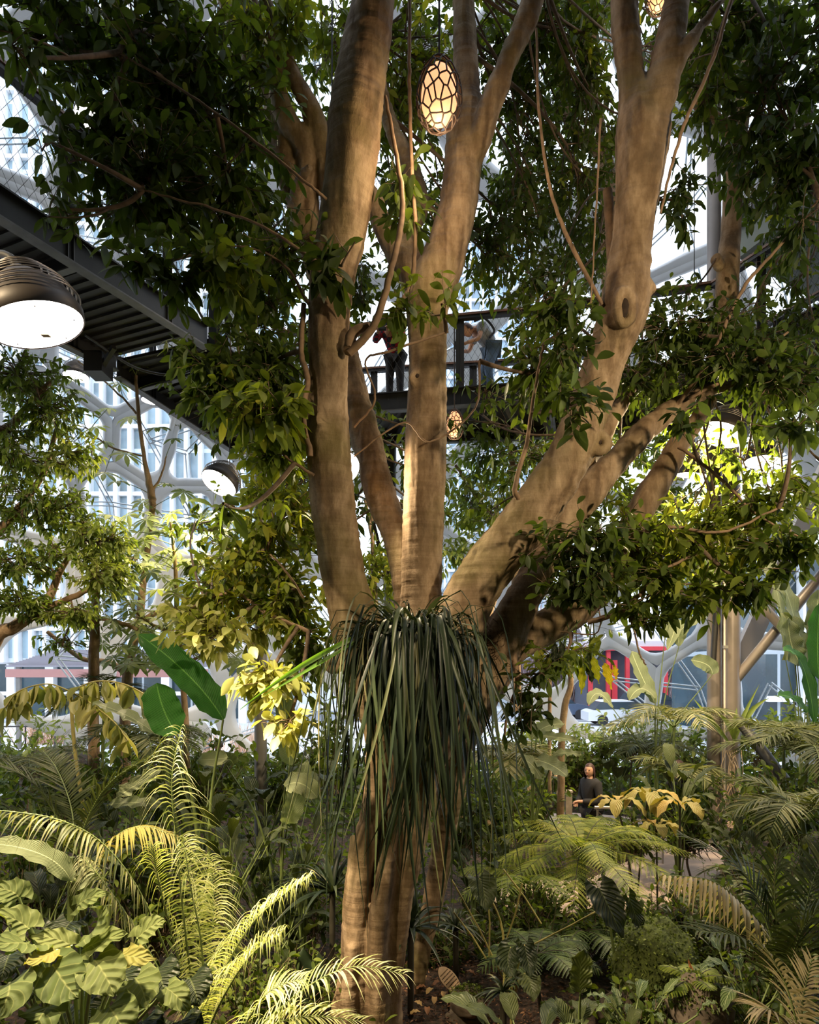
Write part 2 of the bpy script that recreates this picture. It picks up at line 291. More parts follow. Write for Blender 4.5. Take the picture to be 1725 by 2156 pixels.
def canopy(mbl, mbt, blobs, anchors, L, W, hub_r=.022, **kw):
    """blob = (x, y, rx, ry, D, dD, twigs, leaves per twig, size, rnd lo, rnd hi)"""
    anchors = np.asarray(anchors)
    for (x, y, rx, ry, D, dD, nt_, per, sz, lo, hi) in blobs:
        c = P(x, y, D); R = np.array([m_px(rx, D), dD, m_px(ry, D)])
        a = anchors[np.argmin(np.linalg.norm(anchors-c, axis=1))]
        nt_ = int(nt_*TW); per = max(4, round(per*LPT)); nh = max(2, nt_//12); q = rdir(nh)*rng.uniform(.15, .85, (nh, 1)); hubs = c+q*R*1.1
        ln_ = np.linalg.norm(c-a); md_ = (a+c)/2+rng.normal(size=3)*.12*ln_; mp = qtubes(mbt, a[None], md_[None], c[None], max(hub_r, .008), .010, k=10, n=6)[0]
        st_ = mp[rng.integers(5, 10, nh)]; mid = (st_+hubs)/2+rng.normal(size=(nh, 3))*.15*np.linalg.norm(hubs-st_, axis=1, keepdims=True)
        hp = qtubes(mbt, st_, mid, hubs, .009, .005, k=8, n=4)
        q = rdir(nt_)*(rng.random((nt_, 1))**.38); tgt = c+q*R*1.15
        dd = np.linalg.norm(tgt[:, None]-hubs[None], axis=2); h = np.argmin(dd, 1); st = hp[h, rng.integers(2, 8, nt_)]
        far = np.linalg.norm(tgt-st, axis=1, keepdims=True); md = (st+tgt)/2+rng.normal(size=(nt_, 3))*.12*far
        leaves_on(mbl, mbt, st, md, tgt, per, L*sz, W*sz, rr=(lo, hi), **kw)

def slab(mb, x0, x1, y0, y1, z0, z1, mat=0): return mb.box(((x0+x1)/2, (y0+y1)/2, (z0+z1)/2), (x1-x0, y1-y0, z1-z0), mat=mat)
# ================================================================== the setting
mb = MB()                                            # soil with low mounds
gx = np.linspace(-19, 19, 96); gy = np.linspace(-3, 20.5, 70); X, Y = np.meshgrid(gx, gy)
Zg = .05*np.sin(X*1.3)*np.cos(Y*.9)+.03*np.sin(X*3.1+Y*2.3)-.03; V = np.stack([X, Y, Zg], -1).reshape(-1, 3)
i = np.arange(69)[:, None]*96; j = np.arange(95)[None]; mb.add(V, np.stack([i+j, i+j+1, i+j+97, i+j+96], -1).reshape(-1, 4))
keep = (V[:, 0]**2+(V[:, 1]-2)**2) < 17.9**2
Fq = mb.F[0]; mb.F[0] = Fq[keep[Fq].all(1)]; mb.M[0] = np.zeros(len(mb.F[0]), dtype=np.int32)
SOIL, nt, b, o = nodes('dark_soil'); tc = nt.nodes.new('ShaderNodeTexCoord'); n = nt.nodes.new('ShaderNodeTexNoise'); n.inputs['Scale'].default_value = 18; n.inputs['Detail'].default_value = 9
nt.links.new(tc.outputs['Object'], n.inputs[0]); r = ramp(nt, [(.35, (.012, .008, .005)), (.52, (.045, .025, .016)), (.7, (.11, .055, .035)), (.8, (.24, .12, .075))]); nt.links.new(n.outputs['Fac'], r.inputs[0]); nt.links.new(r.outputs[0], b.inputs[0]); b.inputs['Roughness'].default_value = .9
bp = nt.nodes.new('ShaderNodeBump'); bp.inputs['Strength'].default_value = 1; bp.inputs['Distance'].default_value = .04; nt.links.new(n.outputs['Fac'], bp.inputs['Height']); nt.links.new(bp.outputs[0], b.inputs['Normal'])
struct(mb.build('floor', SOIL))
# garden path: winding strip of pale pinkish paving
mb = MB(); pc = cr([(1.0, 9.3, 0), (2.6, 9.2, 0), (3.6, 9.9, 0), (4.6, 11.3, 0), (4.4, 13.2, 0), (2.5, 13.9, 0)], 8); T = nrm(np.gradient(pc, axis=0)); S_ = np.cross(T, [0, 0, 1.])
for k_, (a, z) in enumerate(((-.65, .02), (-.65, .07), (.65, .07), (.65, .02))): mb.V.append(pc+S_*a+np.array([0, 0, z]))
mb.n = len(pc)*4; m_ = len(pc); q = np.arange(m_-1)
mb.F.append(np.concatenate([np.stack([q+k*m_, q+1+k*m_, q+1+(k+1)*m_, q+(k+1)*m_], -1) for k in range(3)])); mb.A.append(np.zeros((mb.n, 3))); mb.M.append(np.zeros(len(mb.F[0]), dtype=np.int32))
struct(mb.build('floor_path', plain('pink_paving', (.62, .46, .38), .8, noise=.12, scale=5), smooth=False))

def dual(pts):
    bm = bmesh.new()
    for p in pts: bm.verts.new(p)
    bm.verts.index_update(); idx = {}
    bmesh.ops.convex_hull(bm, input=bm.verts[:]); bm.verts.ensure_lookup_table(); bm.faces.ensure_lookup_table(); bm.faces.index_update()
    cen = []
    for f in bm.faces:      # circumcentre direction, capped towards the centroid
        a, b_, c = [v.co for v in f.verts]; n_ = (b_-a).cross(c-a).normalized(); cc = f.calc_center_median()
        if n_.dot(cc) < 0: n_ = -n_
        cen.append(np.array(n_))
    cells = []
    for v in bm.verts:
        if not v.link_faces: cells.append([]); continue
        d = Vector(v.co).normalized(); u = d.orthogonal().normalized(); w_ = d.cross(u)
        fs = sorted(v.link_faces, key=lambda f: math.atan2(Vector(cen[f.index]).dot(w_), Vector(cen[f.index]).dot(u))); cells.append([f.index for f in fs])
    edges = [(e.verts[0].index, e.verts[1].index, [f.index for f in e.link_faces]) for e in bm.edges]
    co = np.array([v.co for v in bm.verts]); bm.free(); return co, np.array(cen), cells, edges
def fib(N, jit=0.0):
    k = np.arange(N)+.5; ph = np.arccos(1-2*k/N); th = math.pi*(1+5**.5)*k
    v = np.stack([np.cos(th)*np.sin(ph), np.sin(th)*np.sin(ph), np.cos(ph)], -1); return nrm(v+rng.normal(size=v.shape)*jit)
SC = np.array([0, 2.0, 3.0]); SR = 18.0
def onsphere(x, y, R=SR):
    d = nrm(P(x, y, 1.)-np.array([0, 0, CZ])); o_ = np.array([0, 0, CZ])-SC; b_ = np.dot(o_, d); return o_+d*(-b_+math.sqrt(b_*b_-np.dot(o_, o_)+R*R))
seeds = nrm(np.array([onsphere(*q) for q in [(235, 790), (150, 905), (318, 930), (470, 880), (235, 1062), (405, 1090), (90, 1060), (520, 1060), (395, 955), (60, 1215), (250, 1230), (440, 1270), (120, 1385), (330, 1400), (1370, 1310), (1180, 1350), (1290, 1430), (1470, 1450), (1640, 1260), (1620, 1440), (60, 300), (150, 215), (40, 480), (190, 400), (370, 540), (1440, 450), (1640, 560), (1480, 640)]]))
fb = fib(440, .022); fb = fb[np.min(np.linalg.norm(fb[:, None]-seeds[None], axis=2), axis=1) > .115]
co, cen, cells, edges = dual(np.vstack([seeds, fb])); cenW = SC+nrm(cen)*SR
mb = MB(); gl = MB(); NA = 40
for ci, cell in enumerate(cells):
    if len(cell) < 3: continue
    c = co[ci]/np.linalg.norm(co[ci]); cw = SC+c*SR
    if cw[2] < .3 or cw[1] < 3.4: continue
    u = nrm(np.cross(c, [.1, .2, 1.])); v = np.cross(c, u); pl = nrm(cen[cell]); pw = (pl/ (pl@c)[:, None] - c)*SR; px = pw@u; py = pw@v
    ang = np.linspace(0, 2*math.pi, NA, endpoint=False); rad = np.full(NA, 1e9)
    for k in range(len(px)):       # ray to polygon
        x0, y0 = px[k], py[k]; x1, y1 = px[(k+1) % len(px)], py[(k+1) % len(px)]; ex, ey = x1-x0, y1-y0; dx, dy = np.cos(ang), np.sin(ang); den = dx*ey-dy*ex
        with np.errstate(divide='ignore', invalid='ignore'): t = (x0*ey-y0*ex)/den; s_ = (x0*dy-y0*dx)/den
        ok = (t > 0) & (s_ > -1e-6) & (s_ < 1+1e-6); rad = np.where(ok & (t < rad), t, rad)
    rad = np.where(rad > 1e8, np.median(rad), rad)
    ker = np.hanning(13); ker /= ker.sum(); rp = np.concatenate([rad[-6:], rad, rad[:6]]); sm = np.convolve(rp, ker, 'valid'); ri = np.minimum(sm*.86, rad-.15)*.92
    def ring(r_, R_):
        q = c[None]+(r_*np.cos(ang)/SR)[:, None]*u+(r_*np.sin(ang)/SR)[:, None]*v; return SC+nrm(q)*R_
    rings = [ring(rad, SR), ring(rad*.3+ri*.7, SR-.05), ring(ri, SR), ring(ri, SR+.3), ring(rad, SR+.35)]
    V = np.vstack(rings); q = np.arange(NA); k2 = (q+1) % NA
    mb.add(V, np.concatenate([np.stack([a*NA+q, a*NA+k2, (a+1)*NA+k2, (a+1)*NA+q], -1) for a in range(4)]))
    pv = SC+nrm(pl)*(SR+.42); n_ = len(pv); gl.add(np.vstack([pv, SC+c*(SR+.42)]), [[k, (k+1) % n_, n_] for k in range(n_)])
struct(mb.build('wall_dome_frame', WHITEP)); struct(gl.build('window_1', glassmat('dome_glass', (.93, .97, 1.0), .06), smooth=False))
mb = MB()
for e_i, (a, b_, fs) in enumerate(edges):
    pa = SC+nrm(co[a])*(SR+.36); pb = SC+nrm(co[b_])*(SR+.36)
    if min(pa[2], pb[2]) < .2 or min(pa[1], pb[1]) < 3.4 or (e_i % 5) > 2: continue
    sd = nrm(np.cross(pb-pa, nrm(co[a])))*.05
    mb.tube([pa+sd, pb+sd], .022, 4, cap=False); mb.tube([pa-sd, pb-sd], .022, 4, cap=False)
struct(mb.build('window_2', plain('pale_mullion', (.62, .68, .74), .35), smooth=False))

# the planted wall behind the photographer's balcony
mb = MB(); slab(mb, -18, 18, -3.4, -3.0, -.1, 17.5); struct(mb.build('wall_back', plain('green_wall', (.035, .045, .02), .95, noise=.6, scale=2), smooth=False))
for sx_, nm_ in ((-1, 'wall_blocker_left'), (1, 'wall_blocker_right')): mb = MB(); slab(mb, *sorted((sx_*17.6, sx_*18)), -3.4, 4.6, -.1, 17.5); struct(mb.build(nm_, plain('blocker_wall_paint', (.10, .10, .09), .9, noise=.2), smooth=False))  # unseen opaque walls, added to keep sky light off the interior
mb = MB(); slab(mb, -18, 18, -3.4, 3.6, 17.8, 18.2); struct(mb.build('ceiling_blocker', plain('blocker_slab_paint', (.12, .11, .10), .8), smooth=False))  # unseen slab, added to block light from above
mb = MB(); slab(mb, -5.5, 5.5, -3, -.2, 1.35, 1.6); struct(mb.build('floor_balcony', plain('balcony_boards', (.2, .16, .12), .7), smooth=False))
EXT = dict(cw=.0)
# ------------------------------------------------------------------ outside
mb = MB(); slab(mb, -90, 90, 16, 110, -.6, -.3); slab(mb, -90, -15, -10, 16, -.6, -.3); slab(mb, 15, 90, -10, 16, -.6, -.3); struct(mb.build('ground_plaza', plain('pale_plaza_paving', (.62, .63, .67), .8, noise=.06, scale=.5), smooth=False))
mb = MB(); mb.box((0, 46, -.27), (150, 9, .06)); struct(mb.build('ground_street', plain('asphalt', (.30, .31, .35), .85, noise=.1), smooth=False))
mb = MB(); V = [(-60, 60, -.3), (8, 60, -.3), (8, 95, 4.2), (-60, 95, 4.2), (-60, 95, -.6), (8, 95, -.6)]; mb.add(V, [[0, 1, 2, 3], [3, 2, 5, 4]]); struct(mb.build('ground_hill_street', plain('hill_street_paving', (.5, .5, .54), .85), smooth=False))

def tower(name, label, x0, x1, y, dy, z0, z1, mats, bands, fins, finw=.18, cat='building', yaw=0, fin_m=WHITEP):
    root = thing(name, label, cat, ((x0+x1)/2, y+dy/2, z0)); root.rotation_euler.z = yaw
    mb = MB(); slab(mb, x0, x1, y, y+dy, z0, z1); mb.build('facade', mats, root, False)
    mb = MB(); slab(mb, x0-.2, x1+.2, y-.3, y+dy, z1, z1+.5); mb.build('roof', WHITEP, root, False)
    me = None
    for k in range(bands):
        z = z0+(z1-z0)*(k+.5)/bands
        if me is None: mb = MB(); slab(mb, x0, x1, y-.25, y, z-.12, z+.12); first = mb.build('floor_band', fin_m, root, False); zf = z; me = first
        else: q = first.copy(); C.objects.link(q); q.location.z = first.location.z+(z-zf)
    me = None
    for k in range(fins):
        x = x0+(x1-x0)*(k+.5)/fins
        if me is None: mb = MB(); slab(mb, x-finw/2, x+finw/2, y-.5, y, z0, z1); first = mb.build('fin', fin_m, root, False); xf = x; me = first
        else: q = first.copy(); C.objects.link(q); q.location.x = first.location.x+(x-xf)
    return root
FAC = facademat('blue_glass_facade', (.42, .57, .67), (.78, .85, .91), 1.6, 4.2, .06, .06)
FAC2 = facademat('pale_grid_facade', (.42, .56, .70), (.75, .8, .86), 1.4, 3.4, .18, .16)
FAC3 = facademat('dark_glass_front', (.035, .075, .10), (.45, .5, .55), 3.0, 4.0, .04, .06)
tower('office_tower', 'tall blue glass office tower with white fins beyond the left glass wall', -44, -7, 40, 14, 3.4, 64, FAC, 15, 44, .22)
tower('office_tower', 'pale gridded tower seen between the trunks and the right limb', 2.5, 12.5, 58, 12, -.3, 40, FAC2, 12, 9)
tower('shop_front', 'low dark glass shop front beyond the crossed steel struts', 15, 34, 28, 10, -.3, 8.2, FAC3, 2, 7, .12)
tower('office_block', 'shaded ground storey with glass bays under the blue tower', -42, -9, 41, 12, -.3, 3.3, FAC3, 1, 14, .5)
# red-posted pavilion
root = thing('pavilion', 'dark pavilion with red posts and red trim across the street', 'building', (16, 50, -.3)); RED = plain('red_paint', (.75, .06, .08), .4)
mb = MB(); slab(mb, 13.2, 19, 49.5, 53, -.3, 4.6); mb.build('wall', plain('slate_wall', (.10, .11, .15), .7), root, False)
mb = MB(); slab(mb, 12.8, 19.4, 48.6, 53.4, 4.6, 5.0); mb.add([(12.8, 48.6, 5), (19.4, 48.6, 5), (19.4, 53.4, 5), (12.8, 53.4, 5), (12.8, 51, 6.6), (19.4, 51, 6.6)], [[0, 1, 5, 4], [2, 3, 4, 5]]); mb.build('roof', plain('pale_roof', (.7, .62, .66), .6), root, False)
for x in (13.3, 14.6, 16, 17.4, 18.8): mb = MB(); slab(mb, x-.14, x+.14, 48.7, 49, -.3, 4.6); mb.build('post', RED, root, False)
mb = MB(); slab(mb, 12.8, 19.4, 48.5, 48.6, 4.3, 4.6); mb.build('trim_board', RED, root, False)
mb = MB(); slab(mb, 14.9, 15.3, 48.9, 49.4, .2, 3.6); mb.build('banner', RED, root, False)
# bare hedge behind
mb = MB(); N = 900; a = np.stack([rng.uniform(9, 28, N), rng.uniform(54, 57, N), np.full(N, -.3)], -1); c_ = a+np.stack([rng.normal(0, .6, N), rng.normal(0, .5, N), rng.uniform(5, 9, N)], -1); qtubes(mb, a, (a+c_)/2+rng.normal(size=(N, 3))*.4, c_, .06, .015, n=3)
for _ in range(2): s_ = a+(c_-a)*rng.uniform(.3, .9, (N, 1)); e_ = s_+np.stack([rng.normal(0, .9, N), rng.normal(0, .5, N), rng.uniform(.4, 2, N)], -1); qtubes(mb, s_, (s_+e_)/2, e_, .03, .01, n=3)
tag(mb.build('bare_thicket', plain('mauve_twigs', (.36, .26, .28), .9)), 'leafless mauve-brown thicket behind the red-posted pavilion', 'thicket', kind='stuff')
# cars
def car(label, x, y, z, col, L=4.4, H=1.45, yaw=0.0, group=None):
    root = thing('car', label, 'car', (x, y, z)); root.rotation_euler.z = 0
    pm = plain('car_paint', col, .3, .3); c_, s_ = math.cos(yaw), math.sin(yaw); R = np.array([[c_, -s_, 0], [s_, c_, 0], [0, 0, 1]])
    def prof(pts, w_, nm, m):
        mb = MB(); p = np.array(pts); n_ = len(p); V = np.vstack([np.stack([p[:, 0]*L, np.full(n_, s*w_), p[:, 1]*H], -1) for s in (-1, 1)])@R.T+np.array([x, y, z]); q = np.arange(n_); k2 = (q+1) % n_
        mb.add(V, np.stack([q, k2, k2+n_, q+n_], -1)); mb.add(V[:n_], [list(range(n_))]); mb.add(V[n_:], [list(range(n_))[::-1]]); return mb.build(nm, m, root, False)
    prof([(-.5, .2), (-.5, .55), (-.44, .63), (-.2, .66), (.28, .66), (.47, .56), (.5, .4), (.5, .2)], .88, 'body', pm)
    prof([(-.42, .64), (-.33, .95), (-.26, 1.0), (.06, 1.0), (.13, .96), (.27, .64)], .74, 'cabin', plain('car_glass', (.05, .07, .09), .1))
    prof([(-.32, .96), (-.27, 1.02), (.06, 1.02), (.12, .96)], .76, 'car_roof', pm)
    for sx in (-.31, .31):
        for sy in (-1, 1):
            mb = MB(); p0 = np.array([sx*L, sy*.72, .32]); p1 = np.array([sx*L, sy*.9, .32]); mb.tube([R@p0+np.array([x, y, z]), R@p1+np.array([x, y, z])], .32, 14); mb.build('wheel', plain('tyre', (.03, .03, .035), .8), root)
    return root
car('white saloon car parked side-on across the street, right of the trunk', 12.6, 39.5, -.3, (.85, .85, .87))
car('dark estate car behind the white saloon', 16.2, 44.5, -.24, (.06, .07, .10), 4.8, 1.7)
car('dark blue car half hidden below the right crotch of the tree', 9.6, 43.5, -.24, (.10, .14, .22), 4.3, 1.5)
car('silver car farthest right, beyond the twin columns', 22.5, 46.2, -.24, (.5, .55, .62), 4.5, 1.5)
car('black car parked up the sloping street at the left', -20.5, 78, 2.1, (.04, .045, .06), 4.2, 1.5, yaw=.3)
# grass tussocks, terrace furniture
for k, (x, y, D, s, lb) in enumerate([(85, 1552, 30, 1.1, 'pink feathery grass tussock on the plaza, leftmost'), (120, 1556, 30, .9, 'pink grass tussock beside the leftmost one on the plaza'), (425, 1545, 27, .9, 'pink grass tussock left of the seated person outside'), (520, 1545, 27, 1.0, 'pink grass tussock behind the left column')]):
    p0 = P(x, y, D); p0[2] = -.3; N = 160; mb = MB(); a = p0+np.stack([rng.normal(0, .35*s, N), rng.normal(0, .3, N), np.zeros(N)], -1); d = nrm(np.stack([rng.normal(0, .3, N), rng.normal(0, .3, N), np.ones(N)], -1))
    strips(mb, a, d, rdir(N), rng.uniform(.9, 1.6, N)*s, .03, .15, 'strap', rng.random(N)); tag(mb.build('grass_tussock', leafmat('pink_grass', [(0, (.5, .33, .28)), (1, (.85, .6, .55))], .2), loc=p0), lb, 'grass', 'pink grasses on the plaza')
root = thing('terrace_canopy', 'low slatted grey terrace roof behind the left trees', 'canopy', (-12, 30, -.3)); mb = MB()
for k in range(16): mb.beam((-17, 28+k*.25, 3.2+k*.05), (-8.5, 28+k*.25, 3.2+k*.05), .12, .06)
mb.build('slat_roof', plain('grey_slats', (.28, .26, .30), .7), root, False)
for x in (-16.5, -12.8, -9): mb = MB(); slab(mb, x-.08, x+.08, 28, 28.16, -.3, 3.2); mb.build('post', GREY, root, False)
mb = MB(); mb.beam((-17, 28, 2.9), (-8.5, 28, 2.9), .1, .35); mb.build('fascia', plain('brick_red_fascia', (.45, .22, .2), .8), root, False)
root = thing('plaza_railing', 'thin dark handrail beside the plaza steps at the far left', 'railing', (-16, 27, -.3))
for x in (-16.6, -15.6, -14.4): mb = MB(); mb.tube([(x, 27, -.3), (x, 27, .75)], .03, 6); mb.build('post', STEEL, root)
mb = MB(); mb.tube([(-17.2, 27, 1.0), (-16.6, 27, .75), (-14.4, 27, .75), (-13.6, 27, .4)], .03, 6); mb.build('rail', STEEL, root)

# ------------------------------------------------------------------ walkways
ZF = CZ+4.6
def walkway(name, label, near, far, net_rows=(.0, 1.2), post_gap=1.55, far_rail=True):
    near = np.array(near, float); far = np.array(far, float); o0 = (near[0][0], near[0][1], ZF); root = thing(name, label, 'walkway', o0); n = len(near)
    z3 = lambda p, z: np.array([p[0], p[1], z])
    mb = MB(); T_ = .045
    V = [z3(p, ZF) for p in near]+[z3(p, ZF) for p in far]+[z3(p, ZF-T_) for p in near]+[z3(p, ZF-T_) for p in far]
    for k in range(n-1): mb.add(V, [[k, k+1, n+k+1, n+k], [2*n+k, 3*n+k, 3*n+k+1, 2*n+k+1], [k, 2*n+k, 2*n+k+1, k+1], [n+k, n+k+1, 3*n+k+1, 3*n+k]])
    mb.build('deck', DECK, root, False)
    mb = MB()      # ribbed soffit sheet
    for k in range(n-1):
        Ls = np.linalg.norm(near[k+1]-near[k]); m_ = int(Ls/.16)
        for q in range(m_):
            t = (q+.5)/m_; a = z3(near[k]*(1-t)+near[k+1]*t, ZF-T_-.02); b_ = z3(far[k]*(1-t)+far[k+1]*t, ZF-T_-.02); mb.beam(a, b_, .07, .035)
    mb.build('ribbed_soffit', DECK, root, False)
    for edge, s in ((near, 1), (far, -1)):
        for k in range(n-1):
            a, b_ = edge[k], edge[k+1]; mb = MB(); mb.beam(z3(a, ZF-.12), z3(b_, ZF-.12), .02, .30); mb.beam(z3(a, ZF-.27), z3(b_, ZF-.27), .13, .02, 1); mb.beam(z3(a, ZF+.03), z3(b_, ZF+.03), .13, .02, 0); mb.build('edge_beam', [STEEL, STEELL], root, False)
    for k in range(n-1):
        Ls = np.linalg.norm(near[k+1]-near[k]); m_ = max(1, round(Ls/2.2))
        for q in range(m_):
            t = (q+.15)/m_; a = z3(near[k]*(1-t)+near[k+1]*t, ZF-.17); b_ = z3(far[k]*(1-t)+far[k+1]*t, ZF-.17); mb = MB(); mb.beam(a, b_, .02, .18); mb.beam(a-[0, 0, .09], b_-[0, 0, .09], .09, .015, 1); mb.build('cross_beam', [STEEL, STEELL], root, False)
    for edge in ([near, far] if far_rail else [near]):
        mb = MB(); mw = MB()
        for k in range(n-1): mb.beam(z3(edge[k], ZF+1.20), z3(edge[k+1], ZF+1.20), .10, .05); mw.beam(z3(edge[k], ZF+1.245), z3(edge[k+1], ZF+1.245), .13, .035)
        mb.build('rail_bar', STEEL, root, False); mw.build('handrail', WOODR, root, False)
        nb = MB(); A, B_ = [], []
        for k in range(n-1):
            Ls = np.linalg.norm(edge[k+1]-edge[k]); m_ = max(1, round(Ls/post_gap))
            for q in range(m_):
                p = edge[k]+(edge[k+1]-edge[k])*((q+.5)/m_); d = nrm(edge[k+1]-edge[k])
                pb = MB(); pb.beam(z3(p-d*.035, ZF-.25), z3(p-d*.035, ZF+1.2), .07, .015); pb.beam(z3(p+d*.035, ZF-.25), z3(p+d*.035, ZF+1.2), .07, .015); pb.build('post', STEEL, root, False)
            d = nrm(edge[k+1]-edge[k]); H = 1.12
            for x0 in np.arange(-H*.6, Ls, .115):
                for sg in (1, -1):
                    s0, s1 = x0, x0+H*.6
                    if sg < 0: s0, s1 = s1, s0
                    z0, z1 = .06, .06+H
                    if s0 < 0: z0 += -s0/(s1-s0)*H if s1 != s0 else 0; s0 = 0
                    if s1 > Ls: z1 -= (s1-Ls)/(s1-s0)*H; s1 = Ls
                    if s0 > Ls: z0 += (s0-Ls)/(s0-s1)*H; s0 = Ls
                    if s1 < 0: z1 -= (-s1)/(s0-s1)*H; s1 = 0
                    A.append(z3(edge[k]+d*s0, ZF+z0)); B_.append(z3(edge[k]+d*s1, ZF+z1))
        A = np.array(A); B_ = np.array(B_); qtubes(nb, A, (A+B_)/2, B_, .0025, .0025, k=2, n=3); nb.build('cable_net', STEEL, root)
    return root
wl = walkway('walkway', 'dark steel walkway crossing the upper left corner, seen from below', [(-5.75, 2.6), (-2.78, 9.1)], [(-7.3, 3.3), (-4.33, 9.8)])
mb = MB(); mb.beam((-2.70, 9.25, ZF-.3), (-2.70, 9.25, ZF+1.3), .16, .1); mb.beam((-2.55, 9.3, ZF-.3), (-2.55, 9.3, ZF+1.3), .05, .08); mb.build('corner_post', STEEL, wl, False)
mb = MB(); mb.tube([(-3.35, 7.9, ZF+1.15), (-2.78, 9.1, ZF+.05)], .018, 6); mb.build('brace_rod', STEELL, wl)
mb = MB(); mb.box((-4.35, 9.3, ZF-.42), (.25, .35, .28)); mb.beam((-4.35, 9.3, ZF-.5), (-4.0, 9.0, ZF-.3), .06, .06); mb.build('bracket', STEEL, wl, False)
mb = MB(); mb.tube(cr([(-4.2, 8.6, ZF-.33), (-3.9, 9.5, ZF-.36), (-3.3, 9.6, ZF-.40), (-2.7, 9.2, ZF-.30)], 6), .018, 6); mb.build('conduit', STEEL, wl)
wb = walkway('walkway', 'dark steel walkway crossing behind the tree at mid height with visitors on it', [(-2.78, 9.35), (-2.2, 11.7), (1.86, 10.95), (4.65, 10.2), (5.3, 8.6), (5.8, 7.0)], [(-4.4, 10.0), (-3.6, 13.5), (2.2, 12.75), (5.9, 11.9), (7.0, 9.0), (7.5, 7.2)], post_gap=1.95)
for a in ((1.6, 11.0), (2.1, 10.9)):
    mb = MB(); mb.beam((a[0], a[1], ZF-.3), (a[0]+.5, a[1]+.9, ZF-.75), .06, .12); mb.build('diagonal_brace', STEELL, wb, False)
# upper deck at the far right
root = thing('upper_deck', 'grey-green soffit of the next deck up at the right edge', 'deck', (6.5, 9.8, 9.9))
p0, p1 = P(1555, 475, 10.2), P(1790, 380, 8.4); mb = MB(); back = np.array([2.6, 1.6, 0]); V = [p0, p1, p1+back, p0+back]; V = [np.array([v[0], v[1], p0[2]]) for v in V]; mb.add(np.vstack([V, np.array(V)-[0, 0, .5]]), [[0, 1, 2, 3], [7, 6, 5, 4], [0, 4, 5, 1], [1, 5, 6, 2], [3, 2, 6, 7], [0, 3, 7, 4]]); mb.build('soffit', plain('grey_green_soffit', (.20, .22, .19), .7), root, False)
mb = MB(); mb.beam(V[0], V[1], .16, .14); mb.build('edge_beam', STEEL, root, False)
# ------------------------------------------------------------------ columns, struts
def col(label, x, D, r, z0, z1, m=COLM, name='column', extra=None):
    p = P(x, 1400, D); root = thing(name, label, 'column', (p[0], D, z0)); mb = MB(); mb.tube([(p[0], D, z0), (p[0], D, z1)], r, 24); mb.build('shaft', m, root)
    mb = MB(); mb.lathe([(r, .0), (r*1.7, .0), (r*1.7, .04), (r, .05)], (p[0], D, max(z0, 0)), n=24); mb.build('base_plate', m, root); return root, p
c1, p_ = col('left of the twin bronze-grey steel columns at the right', 1504, 12.2, .125, -.05, 15.8); mb = MB(); mb.tube([P(1502, 1395, 12.05), P(1512, 1230, 12.05)], .05, 10); mb.build('hanging_sleeve', STEEL, c1)
c2, p_ = col('right of the twin bronze-grey steel columns, bare to the ground', 1541, 12.0, .145, -.05, 15.8); mb = MB(); mb.tube([P(1526, 1700, 11.83), P(1526, 1080, 11.83)], .018, 8); mb.build('riser_pipe', plain('pale_conduit', (.72, .6, .5), .4), c2)
for y in (1288, 1362): mb = MB(); mb.box(P(1528, y, 11.82), (.08, .05, .05)); mb.build('pipe_clamp', ALU, c2, False)
c3, p_ = col('slim grey column among yellow-lit leaves left of the tree', 549, 10.2, .095, -.05, 7.5, GREY)
c4, p_ = col('dark slim column between the two pale trunks', 822, 13.0, .12, -.05, 7.5, STEEL); mb = MB(); mb.beam(P(786, 1100, 12.9), P(815, 1220, 12.9), .08, .05); mb.build('brace', STEEL, c4, False)
def strut(label, a, b_, r, m=COLM, name='steel_strut', box=None):
    mb = MB()
    if box: mb.beam(a, b_, box[0], box[1])
    else: mb.tube([a, b_], r, 18)
    return tag(mb.build(name, m, smooth=not box, loc=np.array(a)), label, 'strut')
strut('round steel strut rising to the right edge across the other strut', P(1541, 1441, 12.0), P(1790, 1138, 11.4), .09)
strut('round steel strut falling to the right edge behind the rising one', P(1541, 1206, 12.0), P(1790, 1476, 10.9), .082)
strut('broad pale flat-sided strut leaning right beside the twin columns', P(1555, 1400, 13.6), P(1745, 985, 13.6), 0, plain('cream_grey_steel', (.58, .48, .42), .4), box=(.16, .36))
strut('dark strut end slanting down behind the palms right of the columns', P(1555, 1515, 11.0), P(1655, 1645, 10.2), .085, STEEL)
strut('dark twin pipe in the top right corner', P(1645, 80, 11), P(1790, -60, 10.5), .07, GREY)
